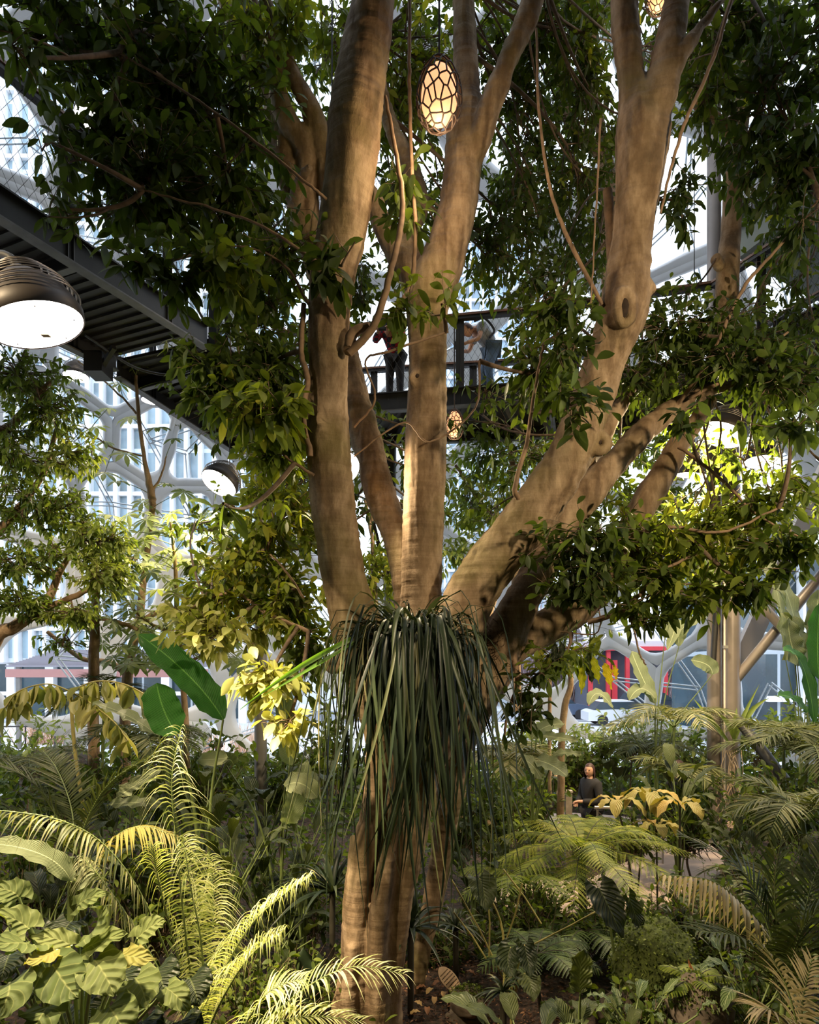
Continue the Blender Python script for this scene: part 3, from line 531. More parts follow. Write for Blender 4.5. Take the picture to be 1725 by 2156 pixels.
# ------------------------------------------------------------------ grow lamps
LDISC = emis('lamp_diffuser', (1.0, .93, .86), 9.0); LHOUS = plain('lamp_housing', (.05, .04, .036), .5, .3); LRING = plain('lamp_fin', (.34, .30, .28), .4, .6)
def rotto(d):
    return np.array(Vector((0, 0, -1)).rotation_difference(Vector(tuple(d))).to_matrix())
def grow_lamp(label, x, y, D, diam=.54, power=60, aim=(0, 0, -1), size=2.4, col_=WARM, pos=None, group=None, detail=True):
    p = P(x, y, D) if pos is None else np.array(pos, float); root = thing('grow_lamp', label, 'lamp', p, group); R = rotto(nrm(np.array(aim, float))); r = diam/2
    mb = MB(); mb.lathe([(r*.97, -.012), (r*1.0, .0), (r*1.02, .05), (r*.96, .09), (r*.80, .19), (r*.45, .28), (r*.18, .34), (.001, .36)], p, R, 40); mb.build('housing', LHOUS, root)
    if detail:
        mb = MB()
        for k, (f, z) in enumerate([(1.02, .12), (.97, .15), (.92, .18), (.86, .21), (.78, .24), (.68, .27), (.58, .30), (.46, .33)]):
            mb.lathe([(r*f, z-.004), (r*f+.006, z), (r*f, z+.004), (r*f-.006, z), (r*f, z-.004)], p, R, 40)
        mb.build('cooling_fin', LRING, root)
    mb = MB(); mb.lathe([(r*.96, -.004), (r*.7, -.012), (r*.3, -.016), (.001, -.017)], p, R, 40); disc = mb.build('diffuser', LDISC, root)
    if detail and diam > .5:
        mb = MB(); mb.box(p+R@np.array([0, .10, -.022]), (.05, .035, .008)); mb.build('sensor', plain('lamp_sensor', (.3, .22, .15), .5), root, False)
        for a in (.2, 1.2, 2.6, 3.9, 5.2): mb = MB(); mb.box(p+R@np.array([r*.78*math.cos(a), r*.78*math.sin(a), -.016]), (.007, .007, .008)); mb.build('screw', STEEL, root, False)
    top = p+R@np.array([0, 0, .34]); mb = MB()
    if 'nearest of all' in label: mb.tube(cr([top, top+[-.15, .05, .12], top+[-.9, .3, .25], (-5.6, 3.4, ZF-.3)], 6), .025, 8)
    else: mb.tube([top, top+[0, 0, .5], [top[0], top[1], min(top[2]+5, 15.5)]], .008, 5)
    mb.build('hanging_cable', STEEL, root)
    if power:
        ld = bpy.data.lights.new('lamp_light', 'SPOT'); ld.energy = power*LAMP_POWER; ld.color = col_; ld.spot_size = size; ld.spot_blend = .4; ld.shadow_soft_size = r*.6
        lo = bpy.data.objects.new('lamp_light', ld); C.objects.link(lo); lo.parent = root; lo.location = Vector(tuple(R@np.array([0, 0, -.05]))); lo.rotation_euler = Matrix(R.tolist()).to_euler()
    return root
grow_lamp('large round grow lamp glowing under the left walkway, nearest of all', 75, 683, 4.0, .56, 2100, (.30, .05, -1), 1.3)
grow_lamp('grow lamp behind leaves above the left walkway rail', 190, 245, 12.0, .54, 300, (.1, -.3, -1), detail=False)
grow_lamp('grow lamp hanging at the far left behind feathery foliage', 160, 792, 13.5, .5, 200, (0, -.1, -1))
grow_lamp('left of two white grow lamps hanging close together below the walkway corner', 323, 843, 14.6, .52, 200, (0, 0, -1))
grow_lamp('right of two white grow lamps hanging close together below the walkway corner', 382, 836, 15.2, .56, 120, (0, 0, -1))
grow_lamp('tilted grow lamp left of the slim grey column', 461, 1018, 9.5, .54, 600, (-.4, -.55, -1))
grow_lamp('grow lamp peeking out right behind the leftmost big trunk', 726, 985, 6.2, .30, 120, (.6, -1, -.75))
grow_lamp('bright grow lamp half hidden by leaves over the twin columns', 1520, 915, 8.2, .58, 1700, (-.45, -.1, -1), 2.9)
grow_lamp('grow lamp to the right of the twin columns, seen edge-on', 1606, 972, 9.8, .52, 500, (-.1, -.1, -1))
grow_lamp('dark-housed grow lamp just left of the twin columns', 1456, 1000, 10.6, .5, 450, (-.1, .1, -1))
grow_lamp('distant grow lamp twinkling through leaves right of the centre trunk', 1093, 445, 13.0, .42, 60, (0, -.2, -1), detail=False)
grow_lamp('added key lamp above the camera on the left, out of view', 0, 0, 0, .54, 1300, (.30, .75, -1), 1.5, pos=(-4.4, 1.6, 6.9))  # added off-frame fixture, put there to light the palm and trunk
grow_lamp('added key lamp above the camera on the right, out of view', 0, 0, 0, .54, 700, (-.35, .9, -.1), 1.5, pos=(3.9, 1.6, 5.4))  # added off-frame key, aimed to light the limbs from the right
# ------------------------------------------------------------------ egg-shaped woven pendants
EMI = emis('pendant_shade', (1.0, .45, .21), 1.0); RATT = plain('dark_wicker', (.035, .02, .013), .7)
def egg(label, x, y, D, wd, ht, N=105, power=30):
    p = P(x, y, D); root = thing('woven_pendant_lamp', label, 'lamp', p); co, cen, cells, edges = dual(fib(N, .11)); cn = nrm(cen); sc_ = np.array([wd/2, wd/2, ht/2])
    q = cn*sc_; q[:, 0] *= 1-.16*cn[:, 2]; q[:, 1] *= 1-.16*cn[:, 2]; mb = MB()
    A = np.array([q[e[2][0]] for e in edges if len(e[2]) == 2])+p; B_ = np.array([q[e[2][1]] for e in edges if len(e[2]) == 2])+p
    mid = (A+B_)/2; mid = p+(mid-p)*1.03; r = wd*.019; qtubes(mb, A, mid, B_, r, r, k=3, n=5); mb.build('woven_cage', RATT, root)
    mb = MB(); th = np.linspace(0, math.pi, 20); mb.lathe(np.stack([np.sin(th)*wd*.40*(1-.14*np.cos(th)), np.cos(th)*ht*.42], -1), p, n=28); mb.build('inner_shade', EMI, root)
    mb = MB(); mb.tube([p+[0, 0, ht/2], p+[0, 0, ht/2+3]], .008, 5); mb.build('hanging_cord', RATT, root)
    if power:
        ld = bpy.data.lights.new('pendant_light', 'POINT'); ld.energy = power; ld.color = WARM2; ld.shadow_soft_size = wd*.5; lo = bpy.data.objects.new('pendant_light', ld); C.objects.link(lo); lo.parent = root; lo.location = (0, 0, -ht*.9)
egg('glowing egg-shaped wicker pendant lamp hanging before the centre trunk fork', 925, 198, 4.9, .33, .53)
egg('small wicker pendant lamp glowing just right of the centre trunk at walkway height', 957, 893, 9.0, .26, .42, power=15)
egg('orange wicker pendant lamp cut off by the top edge between the right limbs', 1386, -12, 7.0, .26, .4, power=10)
#@@TREE
# ================================================================== the great tree
def path4(L, k=6):                    # (x, y, D, width px) -> points, radii
    q = cr(L, k); return np.array([P(a, b_, c) for a, b_, c, _ in q]), q[:, 3]/2*q[:, 2]/F
def remesh(mb, voxel, it=4, disp=0.0, freq=(4, 4, .9)):
    me = bpy.data.meshes.new('tmp'); o = mb.build('tmp', BARK); md = o.modifiers.new('r', 'REMESH'); md.mode = 'VOXEL'; md.voxel_size = voxel; md.use_smooth_shade = True
    s_ = o.modifiers.new('s', 'SMOOTH'); s_.factor = .5; s_.iterations = it
    dg = bpy.context.evaluated_depsgraph_get(); ev = o.evaluated_get(dg); m2 = ev.to_mesh(); n = len(m2.vertices); V = np.empty(n*3, np.float32); m2.vertices.foreach_get('co', V); V = V.reshape(-1, 3).astype(float)
    Nn = np.empty(n*3, np.float32); m2.vertices.foreach_get('normal', Nn); Nn = Nn.reshape(-1, 3); fl = [tuple(p.vertices) for p in m2.polygons]; ev.to_mesh_clear(); bpy.data.objects.remove(o)
    if disp:
        from mathutils import noise
        d = np.array([noise.fractal(Vector((v[0]*freq[0], v[1]*freq[1], v[2]*freq[2])), 1.0, 2.0, 4)+.35*noise.noise(Vector((v[0]*2, v[1]*2, v[2]*22))) for v in V]); V = V+Nn*d[:, None]*disp
    out = MB(); fq = np.array([f for f in fl if len(f) == 4]); out.add(V, fq); ft = [f for f in fl if len(f) == 3]
    if ft: out.F.append(np.array(ft)); out.M.append(np.zeros(len(ft), dtype=np.int32))
    return out
LIMBS = dict(
 L1=[(800, 1560, 5.9, 60), (800, 1500, 5.9, 85), (772, 1380, 5.85, 120), (735, 1270, 5.75, 104), (716, 1180, 5.7, 96), (702, 1050, 5.6, 92), (694, 920, 5.5, 90), (694, 800, 5.4, 88), (693, 680, 5.35, 92), (700, 580, 5.3, 96), (722, 470, 5.25, 104), (738, 360, 5.2, 108), (748, 260, 5.15, 112), (765, 150, 5.1, 104), (785, 20, 5.0, 92), (800, -120, 4.95, 84)],
 L2=[(850, 1600, 6.05, 60), (860, 1520, 6.1, 80), (880, 1400, 6.1, 110), (888, 1250, 6.1, 84), (893, 1100, 6.1, 86), (896, 950, 6.1, 88), (900, 800, 6.1, 80), (900, 690, 6.1, 82), (905, 620, 6.1, 100), (935, 540, 6.1, 92), (962, 450, 6.1, 84), (975, 360, 6.1, 80), (980, 280, 6.1, 76), (982, 200, 6.15, 56), (976, 80, 6.2, 50), (972, -60, 6.2, 44)],
 L2b=[(975, 360, 6.1, 60), (1010, 290, 6.0, 52), (1035, 220, 5.95, 48), (1065, 140, 5.9, 46), (1110, 40, 5.85, 44), (1140, -60, 5.8, 40)],
 L2c=[(905, 640, 6.15, 60), (875, 560, 6.2, 52), (850, 500, 6.3, 44), (880, 440, 6.4, 44), (865, 360, 6.5, 38), (830, 280, 6.6, 34), (806, 200, 6.7, 30), (790, 80, 6.8, 26)],
 L2d=[(890, 620, 6.1, 55), (850, 560, 6.15, 46), (815, 500, 6.2, 42), (790, 430, 6.2, 44), (760, 380, 6.2, 40), (735, 320, 6.3, 30)],
 L1b=[(880, 1300, 6.4, 80), (845, 1150, 6.5, 66), (810, 1060, 6.6, 66), (780, 960, 6.7, 64), (755, 860, 6.8, 60), (730, 760, 6.9, 56), (690, 620, 6.9, 54), (650, 500, 6.8, 50), (622, 420, 6.7, 48), (600, 340, 6.6, 50), (585, 280, 6.6, 46), (570, 200, 6.6, 40), (520, 110, 6.6, 36), (475, 0, 6.6, 30), (440, -80, 6.6, 24)],
 L1c=[(655, 480, 6.8, 40), (650, 380, 6.6, 40), (640, 310, 6.5, 46), (600, 240, 6.4, 42), (575, 160, 6.4, 34), (540, 60, 6.4, 30), (520, -60, 6.4, 24)],
 L1d=[(700, 420, 6.6, 50), (680, 300, 6.5, 46), (640, 200, 6.4, 38), (600, 120, 6.4, 34), (560, 0, 6.3, 28), (530, -80, 6.3, 24)],
 L1e=[(622, 420, 6.6, 26), (632, 378, 6.4, 22), (655, 350, 6.25, 19)],
 L3=[(905, 1620, 5.9, 60), (925, 1520, 5.85, 100), (950, 1400, 5.85, 120), (968, 1310, 5.85, 112), (1012, 1220, 5.8, 110), (1065, 1150, 5.75, 108), (1125, 1075, 5.7, 106), (1175, 1000, 5.65, 100), (1215, 920, 5.6, 92), (1248, 830, 5.6, 86), (1280, 740, 5.55, 90), (1312, 650, 5.5, 104), (1325, 560, 5.5, 88), (1336, 460, 5.45, 84), (1346, 360, 5.4, 96), (1352, 270, 5.4, 108), (1330, 180, 5.4, 62), (1318, 80, 5.4, 60), (1312, -60, 5.4, 56)],
 L3b=[(1365, 270, 5.35, 70), (1392, 180, 5.3, 66), (1410, 90, 5.3, 60), (1425, 0, 5.3, 56), (1440, -80, 5.3, 50)],
 L3c=[(1395, 190, 5.3, 36), (1440, 110, 5.2, 26), (1490, 40, 5.2, 20), (1560, -40, 5.2, 14)],
 L3k=[(1325, 640, 5.5, 40), (1350, 618, 5.45, 34), (1378, 600, 5.4, 24)],
 L4=[(985, 1480, 6.1, 90), (1030, 1400, 6.1, 96), (1075, 1310, 6.15, 84), (1125, 1220, 6.2, 74), (1180, 1120, 6.3, 70), (1235, 1040, 6.3, 62), (1290, 980, 6.35, 54), (1350, 915, 6.4, 52), (1420, 860, 6.45, 40), (1500, 820, 6.5, 26), (1580, 800, 6.6, 18)],
 L4b=[(1150, 1180, 6.3, 60), (1185, 1080, 6.4, 56), (1230, 980, 6.5, 50), (1290, 880, 6.6, 36), (1340, 800, 6.7, 26)],
 L5=[(960, 1560, 6.2, 80), (1015, 1450, 6.2, 90), (1070, 1370, 6.3, 80), (1140, 1325, 6.35, 76), (1220, 1275, 6.4, 76), (1280, 1210, 6.45, 68), (1320, 1130, 6.5, 58), (1365, 1050, 6.5, 58), (1405, 980, 6.55, 50), (1440, 920, 6.6, 42), (1500, 840, 6.7, 26)],
 B1=[(765, 2250, 5.85, 56), (752, 2050, 5.82, 58), (754, 1900, 5.82, 52), (770, 1780, 5.8, 50), (793, 1650, 5.85, 50), (800, 1500, 5.9, 60)],
 B2=[(805, 2250, 5.8, 50), (797, 2050, 5.74, 48), (802, 1930, 5.72, 46), (818, 1820, 5.72, 42), (838, 1700, 5.8, 40), (845, 1560, 5.9, 54)],
 B3=[(800, 2250, 5.9, 60), (828, 2050, 5.84, 46), (846, 1900, 5.8, 46), (868, 1790, 5.8, 46), (896, 1660, 5.9, 50), (925, 1520, 5.9, 80)],
 B4=[(850, 2250, 6.6, 40), (880, 2050, 6.7, 36), (910, 1900, 6.7, 42), (930, 1800, 6.6, 46), (945, 1680, 6.3, 60), (960, 1540, 6.2, 80)],
 B0=[(815, 2250, 5.95, 70), (805, 2050, 5.93, 76), (810, 1900, 5.93, 70), (825, 1780, 5.92, 60), (850, 1600, 5.95, 60)],
 B5=[(690, 2260, 5.9, 50), (712, 2120, 5.9, 34), (728, 2010, 5.9, 26), (738, 1880, 5.85, 30), (752, 1760, 5.85, 30)],
 B6=[(735, 2250, 5.7, 40), (735, 2090, 5.7, 36), (742, 1990, 5.72, 30)],
)
tree = thing('giant_fig_tree', 'huge multi-limbed grey-tan tree filling the centre of the greenhouse', 'tree', (P(800, 1400, 6)[0], 6.0, 0))
mb = MB(); ANC = []
for k_, L in LIMBS.items():
    p, r = path4(L); mb.tube(p, r, 18); sel = np.array([q[1] < 1300 for q in cr(L, 6)])
    ANC.append(p[sel])
ANC = np.vstack(ANC)
for (x, y, D, w_, h_, tl) in [(1317, 645, 5.28, 30, 56, 0), (693, 897, 5.34, 36, 34, 0), (880, 795, 5.95, 24, 22, 0), (1262, 930, 5.5, 30, 30, 0), (1355, 545, 5.38, 20, 26, 0), (700, 1400, 5.7, 20, 20, 0)]:   # collars of healed wood round old branch scars
    a = np.linspace(0, 2*math.pi, 18); c = P(x, y, D); mb.tube(np.stack([c[0]+m_px(w_, D)*.62*np.cos(a), np.full(18, D+.03), c[2]+m_px(h_, D)*.62*np.sin(a)], -1), m_px(9, D), 8, cap=False)
tr = remesh(mb, .019, 2, .024, (5, 5, .7)); trunk = tr.build('trunk', BARK, tree)
for (x, y, D, w_, h_) in [(1317, 645, 5.31, 17, 36), (693, 897, 5.36, 18, 16), (880, 795, 5.97, 9, 8), (1262, 930, 5.53, 12, 12)]:
    mb = MB(); c = P(x, y, D+.03); th = np.linspace(0, math.pi, 10); mb.lathe(np.stack([np.sin(th), np.cos(th)], -1), (0, 0, 0), n=16); mb.V[0] = mb.V[0]*np.array([m_px(w_, D), .05, m_px(h_, D)])+c; mb.build('knot_hole', plain('knot_hollow', (.03, .018, .012), .95, noise=.5, scale=30), tree)
mb = MB(); N = 500; a = P(1040, 1370, 6.0)+rng.normal(size=(N, 3))*[.05, .04, .10]; c_ = a+rdir(N)*.09; qtubes(mb, a, (a+c_)/2+rdir(N)*.03, c_, .004, .002, k=4, n=3); mb.build('fibre_clump', FIBRE, tree)
# hanging aerial stems and bare looping twigs
VB = plain('vine_bark', (.22, .14, .085), .8, noise=.35, scale=14)
VINES = [[(640, 640, 5.3, 11), (634, 740, 5.25, 12), (648, 800, 5.25, 12), (640, 880, 5.25, 10), (655, 960, 5.3, 12)], [(736, 745, 5.2, 18), (790, 680, 5.1, 16), (825, 560, 5.0, 14), (848, 440, 5.0, 12), (835, 330, 5.0, 10), (812, 200, 5, 7)], [(735, 740, 5.2, 26), (745, 700, 5.2, 24), (780, 685, 5.15, 16)],
 [(868, 600, 5.5, 10), (875, 480, 5.3, 9), (865, 300, 5.2, 8), (862, 150, 5.2, 8), (864, -30, 5.2, 7)], [(1010, 760, 5.9, 6), (1000, 860, 5.8, 4), (905, 930, 5.7, 4), (850, 890, 5.7, 4), (745, 960, 5.7, 3)], [(745, 900, 5.9, 5), (790, 840, 5.8, 5), (770, 760, 5.7, 4), (820, 740, 5.6, 5), (940, 700, 5.7, 5)],
 [(1090, 1050, 5.5, 12), (1085, 1020, 5.4, 11), (1110, 930, 5.4, 9), (1130, 800, 5.4, 7), (1150, 700, 5.4, 6)], [(1390, 450, 5.3, 5), (1420, 330, 5.2, 7), (1450, 240, 5.1, 8), (1500, 130, 5.1, 8), (1540, 0, 5.1, 7)], [(1270, 640, 5.4, 8), (1210, 530, 5.4, 9), (1160, 400, 5.4, 7), (1135, 230, 5.4, 6), (1130, 60, 5.4, 5)], [(1265, 250, 5.2, 5), (1255, 450, 5.2, 4), (1245, 640, 5.2, 3)],
 [(1080, 1370, 6.0, 12), (1090, 1440, 5.95, 11), (1070, 1500, 5.95, 7), (1060, 1560, 6, 5)], [(1240, 1310, 6.0, 12), (1300, 1290, 5.9, 12), (1350, 1250, 5.8, 9), (1400, 1200, 5.8, 7), (1480, 1160, 5.8, 6)], [(1180, 1330, 6.1, 3), (1260, 1330, 6.0, 3), (1245, 1240, 5.9, 3), (1180, 1250, 6, 3)], [(1300, 1270, 5.8, 5), (1330, 1310, 5.7, 4), (1345, 1370, 5.6, 4), (1360, 1400, 5.6, 3)],
 [(650, 1330, 5.9, 10), (560, 1290, 5.9, 9), (500, 1250, 6, 7), (430, 1260, 6, 5)], [(640, 1260, 5.9, 6), (600, 1200, 5.9, 5), (560, 1160, 6, 4)], [(690, 420, 5.1, 7), (640, 380, 5.0, 6), (540, 300, 5.0, 6), (400, 200, 5, 5), (250, 110, 5, 4)], [(680, 560, 5.1, 8), (560, 480, 5.1, 6), (450, 440, 5.1, 5), (300, 400, 5, 4)], [(650, 640, 5.2, 7), (600, 560, 5.2, 6), (520, 520, 5.2, 4), (430, 530, 5.2, 3)],
 [(660, 1000, 5.4, 7), (600, 960, 5.4, 6), (570, 920, 5.4, 5), (520, 900, 5.4, 4)], [(1420, 860, 6.4, 10), (1480, 780, 6.2, 9), (1520, 700, 6.1, 8), (1570, 600, 6.0, 8), (1640, 520, 6.0, 6), (1725, 420, 6.0, 5)], [(1450, 840, 6.3, 8), (1560, 780, 6.1, 7), (1660, 700, 6, 5)], [(1260, 1150, 6, 9), (1400, 1110, 5.8, 8), (1520, 1120, 5.7, 6), (1640, 1070, 5.6, 5)], [(1430, 940, 6.3, 8), (1520, 1010, 6.0, 7), (1590, 1080, 5.8, 5), (1680, 1130, 5.7, 4)], [(1280, 400, 5.9, 20), (1290, 540, 5.9, 24), (1300, 660, 5.7, 30)]]
for L in VINES: p, r = path4(L, 8); mb = MB(); mb.tube(p+rng.normal(size=p.shape)*.0025, r, 7); ANC = np.vstack([ANC, p]); mb.build('hanging_stem', VB, tree)
ml, mt = MB(), MB()
#      x     y    rx   ry   D    dD  twigs per size lo hi
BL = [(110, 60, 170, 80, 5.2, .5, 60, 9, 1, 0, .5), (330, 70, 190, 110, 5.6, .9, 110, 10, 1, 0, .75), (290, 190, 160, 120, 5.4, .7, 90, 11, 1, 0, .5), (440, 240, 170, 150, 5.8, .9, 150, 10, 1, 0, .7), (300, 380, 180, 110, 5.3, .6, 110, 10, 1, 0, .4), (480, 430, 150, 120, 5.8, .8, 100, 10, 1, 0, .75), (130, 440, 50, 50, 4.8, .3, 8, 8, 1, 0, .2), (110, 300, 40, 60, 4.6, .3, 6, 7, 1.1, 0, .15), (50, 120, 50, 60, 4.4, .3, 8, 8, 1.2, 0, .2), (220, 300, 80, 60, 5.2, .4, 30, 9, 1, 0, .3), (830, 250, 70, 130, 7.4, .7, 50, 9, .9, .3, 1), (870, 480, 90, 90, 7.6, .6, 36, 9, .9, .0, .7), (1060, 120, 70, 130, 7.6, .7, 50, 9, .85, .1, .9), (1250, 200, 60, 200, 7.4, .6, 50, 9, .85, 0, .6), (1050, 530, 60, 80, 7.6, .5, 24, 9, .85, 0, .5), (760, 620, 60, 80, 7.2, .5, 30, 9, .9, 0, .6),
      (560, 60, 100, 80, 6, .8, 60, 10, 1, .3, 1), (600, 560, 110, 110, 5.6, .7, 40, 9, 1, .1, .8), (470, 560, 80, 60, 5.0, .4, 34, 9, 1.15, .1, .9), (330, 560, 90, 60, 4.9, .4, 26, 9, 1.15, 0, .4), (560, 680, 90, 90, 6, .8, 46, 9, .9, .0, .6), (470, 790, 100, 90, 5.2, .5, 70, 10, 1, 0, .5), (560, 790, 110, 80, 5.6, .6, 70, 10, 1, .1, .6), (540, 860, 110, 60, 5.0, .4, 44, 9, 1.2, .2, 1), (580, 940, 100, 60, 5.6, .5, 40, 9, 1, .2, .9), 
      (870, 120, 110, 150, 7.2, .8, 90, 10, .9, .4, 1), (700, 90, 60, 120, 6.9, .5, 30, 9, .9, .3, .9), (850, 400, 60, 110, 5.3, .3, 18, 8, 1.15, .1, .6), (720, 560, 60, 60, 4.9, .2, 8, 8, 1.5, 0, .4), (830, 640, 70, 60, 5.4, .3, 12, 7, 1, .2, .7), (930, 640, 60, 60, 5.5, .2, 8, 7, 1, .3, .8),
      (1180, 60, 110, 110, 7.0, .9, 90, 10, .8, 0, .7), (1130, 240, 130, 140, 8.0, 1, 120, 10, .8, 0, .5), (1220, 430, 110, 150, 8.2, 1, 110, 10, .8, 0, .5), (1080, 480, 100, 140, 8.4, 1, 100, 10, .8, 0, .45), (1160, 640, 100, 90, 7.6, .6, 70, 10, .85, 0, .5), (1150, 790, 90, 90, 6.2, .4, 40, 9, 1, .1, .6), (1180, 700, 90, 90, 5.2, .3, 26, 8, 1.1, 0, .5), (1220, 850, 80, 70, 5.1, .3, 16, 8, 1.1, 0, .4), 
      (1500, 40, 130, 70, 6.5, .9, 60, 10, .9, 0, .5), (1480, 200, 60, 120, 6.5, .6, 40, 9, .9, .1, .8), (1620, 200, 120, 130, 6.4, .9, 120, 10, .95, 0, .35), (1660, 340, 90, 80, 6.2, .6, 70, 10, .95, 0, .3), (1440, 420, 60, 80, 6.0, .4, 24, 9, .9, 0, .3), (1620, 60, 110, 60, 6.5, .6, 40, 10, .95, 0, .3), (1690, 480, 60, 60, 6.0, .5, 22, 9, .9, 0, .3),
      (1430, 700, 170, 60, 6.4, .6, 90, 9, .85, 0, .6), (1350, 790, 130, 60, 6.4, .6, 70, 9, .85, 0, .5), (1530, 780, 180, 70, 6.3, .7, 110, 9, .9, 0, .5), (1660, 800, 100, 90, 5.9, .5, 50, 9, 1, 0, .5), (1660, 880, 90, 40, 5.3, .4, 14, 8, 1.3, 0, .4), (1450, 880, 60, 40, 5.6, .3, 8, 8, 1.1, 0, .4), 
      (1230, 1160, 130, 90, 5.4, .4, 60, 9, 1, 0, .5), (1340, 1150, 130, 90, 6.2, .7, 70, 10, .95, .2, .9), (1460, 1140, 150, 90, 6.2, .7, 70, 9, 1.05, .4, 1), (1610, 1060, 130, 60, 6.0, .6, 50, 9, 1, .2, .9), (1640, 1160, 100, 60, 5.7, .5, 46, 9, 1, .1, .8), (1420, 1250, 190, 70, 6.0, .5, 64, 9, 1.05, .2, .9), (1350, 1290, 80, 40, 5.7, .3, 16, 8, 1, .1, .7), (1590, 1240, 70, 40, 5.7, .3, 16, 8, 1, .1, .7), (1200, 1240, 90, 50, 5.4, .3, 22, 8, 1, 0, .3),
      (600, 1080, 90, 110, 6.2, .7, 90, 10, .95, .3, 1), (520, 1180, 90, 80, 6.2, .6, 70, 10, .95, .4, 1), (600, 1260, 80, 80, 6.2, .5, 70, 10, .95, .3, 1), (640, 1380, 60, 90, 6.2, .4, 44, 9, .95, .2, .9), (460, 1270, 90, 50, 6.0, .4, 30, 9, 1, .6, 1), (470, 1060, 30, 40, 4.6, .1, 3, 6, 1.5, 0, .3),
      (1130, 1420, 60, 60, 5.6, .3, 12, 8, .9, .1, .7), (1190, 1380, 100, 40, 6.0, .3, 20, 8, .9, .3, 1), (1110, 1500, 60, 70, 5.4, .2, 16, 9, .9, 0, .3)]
BG = []
for gx_ in range(0, 1800, 105):
    for gy_ in range(-20, 1370, 100):
        x, y = gx_+rng.uniform(-40, 40), gy_+rng.uniform(-40, 40)
        if (x < 480 and y < 480) or (730 < x < 1110 and 580 < y < 870) or (x < 440+0*y and 430 < y < 1400 and x < 560) or (1370 < x < 1600 and 300 < y < 620) or (y > 1150 and 650 < x < 1080) or (x > 1560 and y > 1150) or (x > 1240 and y > 1230): continue
        BG.append((x, y, 85, 80, rng.uniform(7.2, 8.4), .5, 16, 9, .95, 0, rng.choice([.5, .8, 1.0])))
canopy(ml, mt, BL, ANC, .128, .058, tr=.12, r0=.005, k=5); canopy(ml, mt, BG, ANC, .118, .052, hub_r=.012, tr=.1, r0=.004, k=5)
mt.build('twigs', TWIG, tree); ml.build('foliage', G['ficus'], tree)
ml, mt = MB(), MB()
canopy(ml, mt, [(560, 1440, 70, 60, 5.4, .3, 26, 9, 1, .4, 1), (600, 1530, 50, 30, 5.2, .2, 10, 8, 1, .6, 1), (470, 1330, 110, 50, 5.8, .4, 40, 8, .9, .4, 1), (390, 1290, 80, 40, 6.0, .3, 20, 8, .9, .4, 1)], ANC, .14, .075, tr=.3, r0=.005, k=5)
mt.build('twigs', TWIG, tree); ml.build('lit_toned_foliage', G['ficus_lit'], tree)

# ------------------------------------------------------------------ the strap-leaved plant slung in the crotch
def strips_c(mb, cen, side, W, prof, rnd, fold=.15, mat=0):
    N, S, _ = cen.shape; T = nrm(np.gradient(cen, axis=1)); sd = nrm(side[:, None]-T*np.sum(side[:, None]*T, -1, keepdims=True)); nn = nrm(np.cross(sd, T)); hw = (W[:, None]*.5*prof[None])[..., None]
    V = np.stack([cen-sd*hw+nn*hw*fold*2, cen, cen+sd*hw+nn*hw*fold*2], 2); b = (np.arange(N)*S*3)[:, None, None]; i = (np.arange(S-1)*3)[None, :, None]; j = np.arange(2)[None, None, :]; q = b+i+j
    lv = np.zeros((N, S, 3, 3)); lv[..., 0] = np.array([-1, 0, 1]); lv[..., 1] = np.linspace(0, 1, S)[None, :, None]; lv[..., 2] = rnd[:, None, None]
    mb.add(V.reshape(-1, 3), np.stack([q, q+1, q+4, q+3], -1).reshape(-1, 4), lv.reshape(-1, 3), mat)
def straps(mb, c, N, Lr, W, az=(0, 2*math.pi), out=(.2, .7), rise=(.05, .35), rnd=(0, 1), S=14, jit=.06, twist=.3):
    s = np.linspace(0, 1, S)[None, :]; a = rng.uniform(*az, N); L = rng.uniform(*Lr, N)[:, None]; o_ = rng.uniform(*out, N)[:, None]; z_ = rng.uniform(*rise, N)[:, None]
    u = 1-np.exp(-5*s*L/1.5); h = z_*np.sin(np.clip(s*L/.55, 0, 1)*math.pi*.5)*1.0-np.maximum(0, s*L-.32)**1.25*np.clip(s*3, 0, 1)
    sway = rng.normal(0, .14, (N, 1))*s**2*L; d = np.stack([np.cos(a), np.sin(a), 0*a], -1)
    cen = np.asarray(c)[None, None]+rng.normal(0, 1, (N, 1, 3))*np.array([jit*1.3, jit, jit*.8])+d[:, None]*(o_*u)[..., None]; cen[..., 2] += h; cen[..., 0] += sway
    side = np.cross(d, [0, 0, 1.])+rng.normal(0, twist, (N, 3)); prof = np.interp(np.linspace(0, 1, S), [0, .1, .5, .8, 1], [.45, .6, 1, .75, .04]); strips_c(mb, cen, nrm(side), rng.uniform(.7, 1.2, N)*W, prof, rng.uniform(*rnd, N), .22)
ec = P(868, 1352, 5.36); ep = thing('hanging_strap_plant', 'dark strap-leaved epiphyte cascading from the crotch of the big tree', 'plant', ec)
mb = MB(); straps(mb, ec, 250, (.8, 2.15), .032, az=(-math.pi*1.05, .05*math.pi), out=(.08, .74), rise=(.03, .32), rnd=(0, .95)); straps(mb, ec+[0, .05, 0], 40, (1.2, 2.5), .042, az=(-math.pi, 0), out=(.4, .72), rise=(0, .2), rnd=(.0, .95)); mb.build('hanging_blades', G['strap'], ep)
mb = MB(); N = 40; s = np.linspace(0, 1, 10)[None]; a = rng.uniform(0, 2*math.pi, N); L = rng.uniform(.35, .8, N)[:, None]; cen = ec[None, None]+np.stack([np.cos(a)[:, None]*L*s*.5, np.sin(a)[:, None]*L*s*.4, L*s-.6*L*s**2.5], -1); strips_c(mb, cen, nrm(rng.normal(size=(N, 3))), rng.uniform(.02, .035, N), np.interp(np.linspace(0, 1, 10), [0, .5, 1], [.7, 1, .05]), rng.uniform(.3, 1, N)); mb.build('upright_blades', G['strap'], ep)
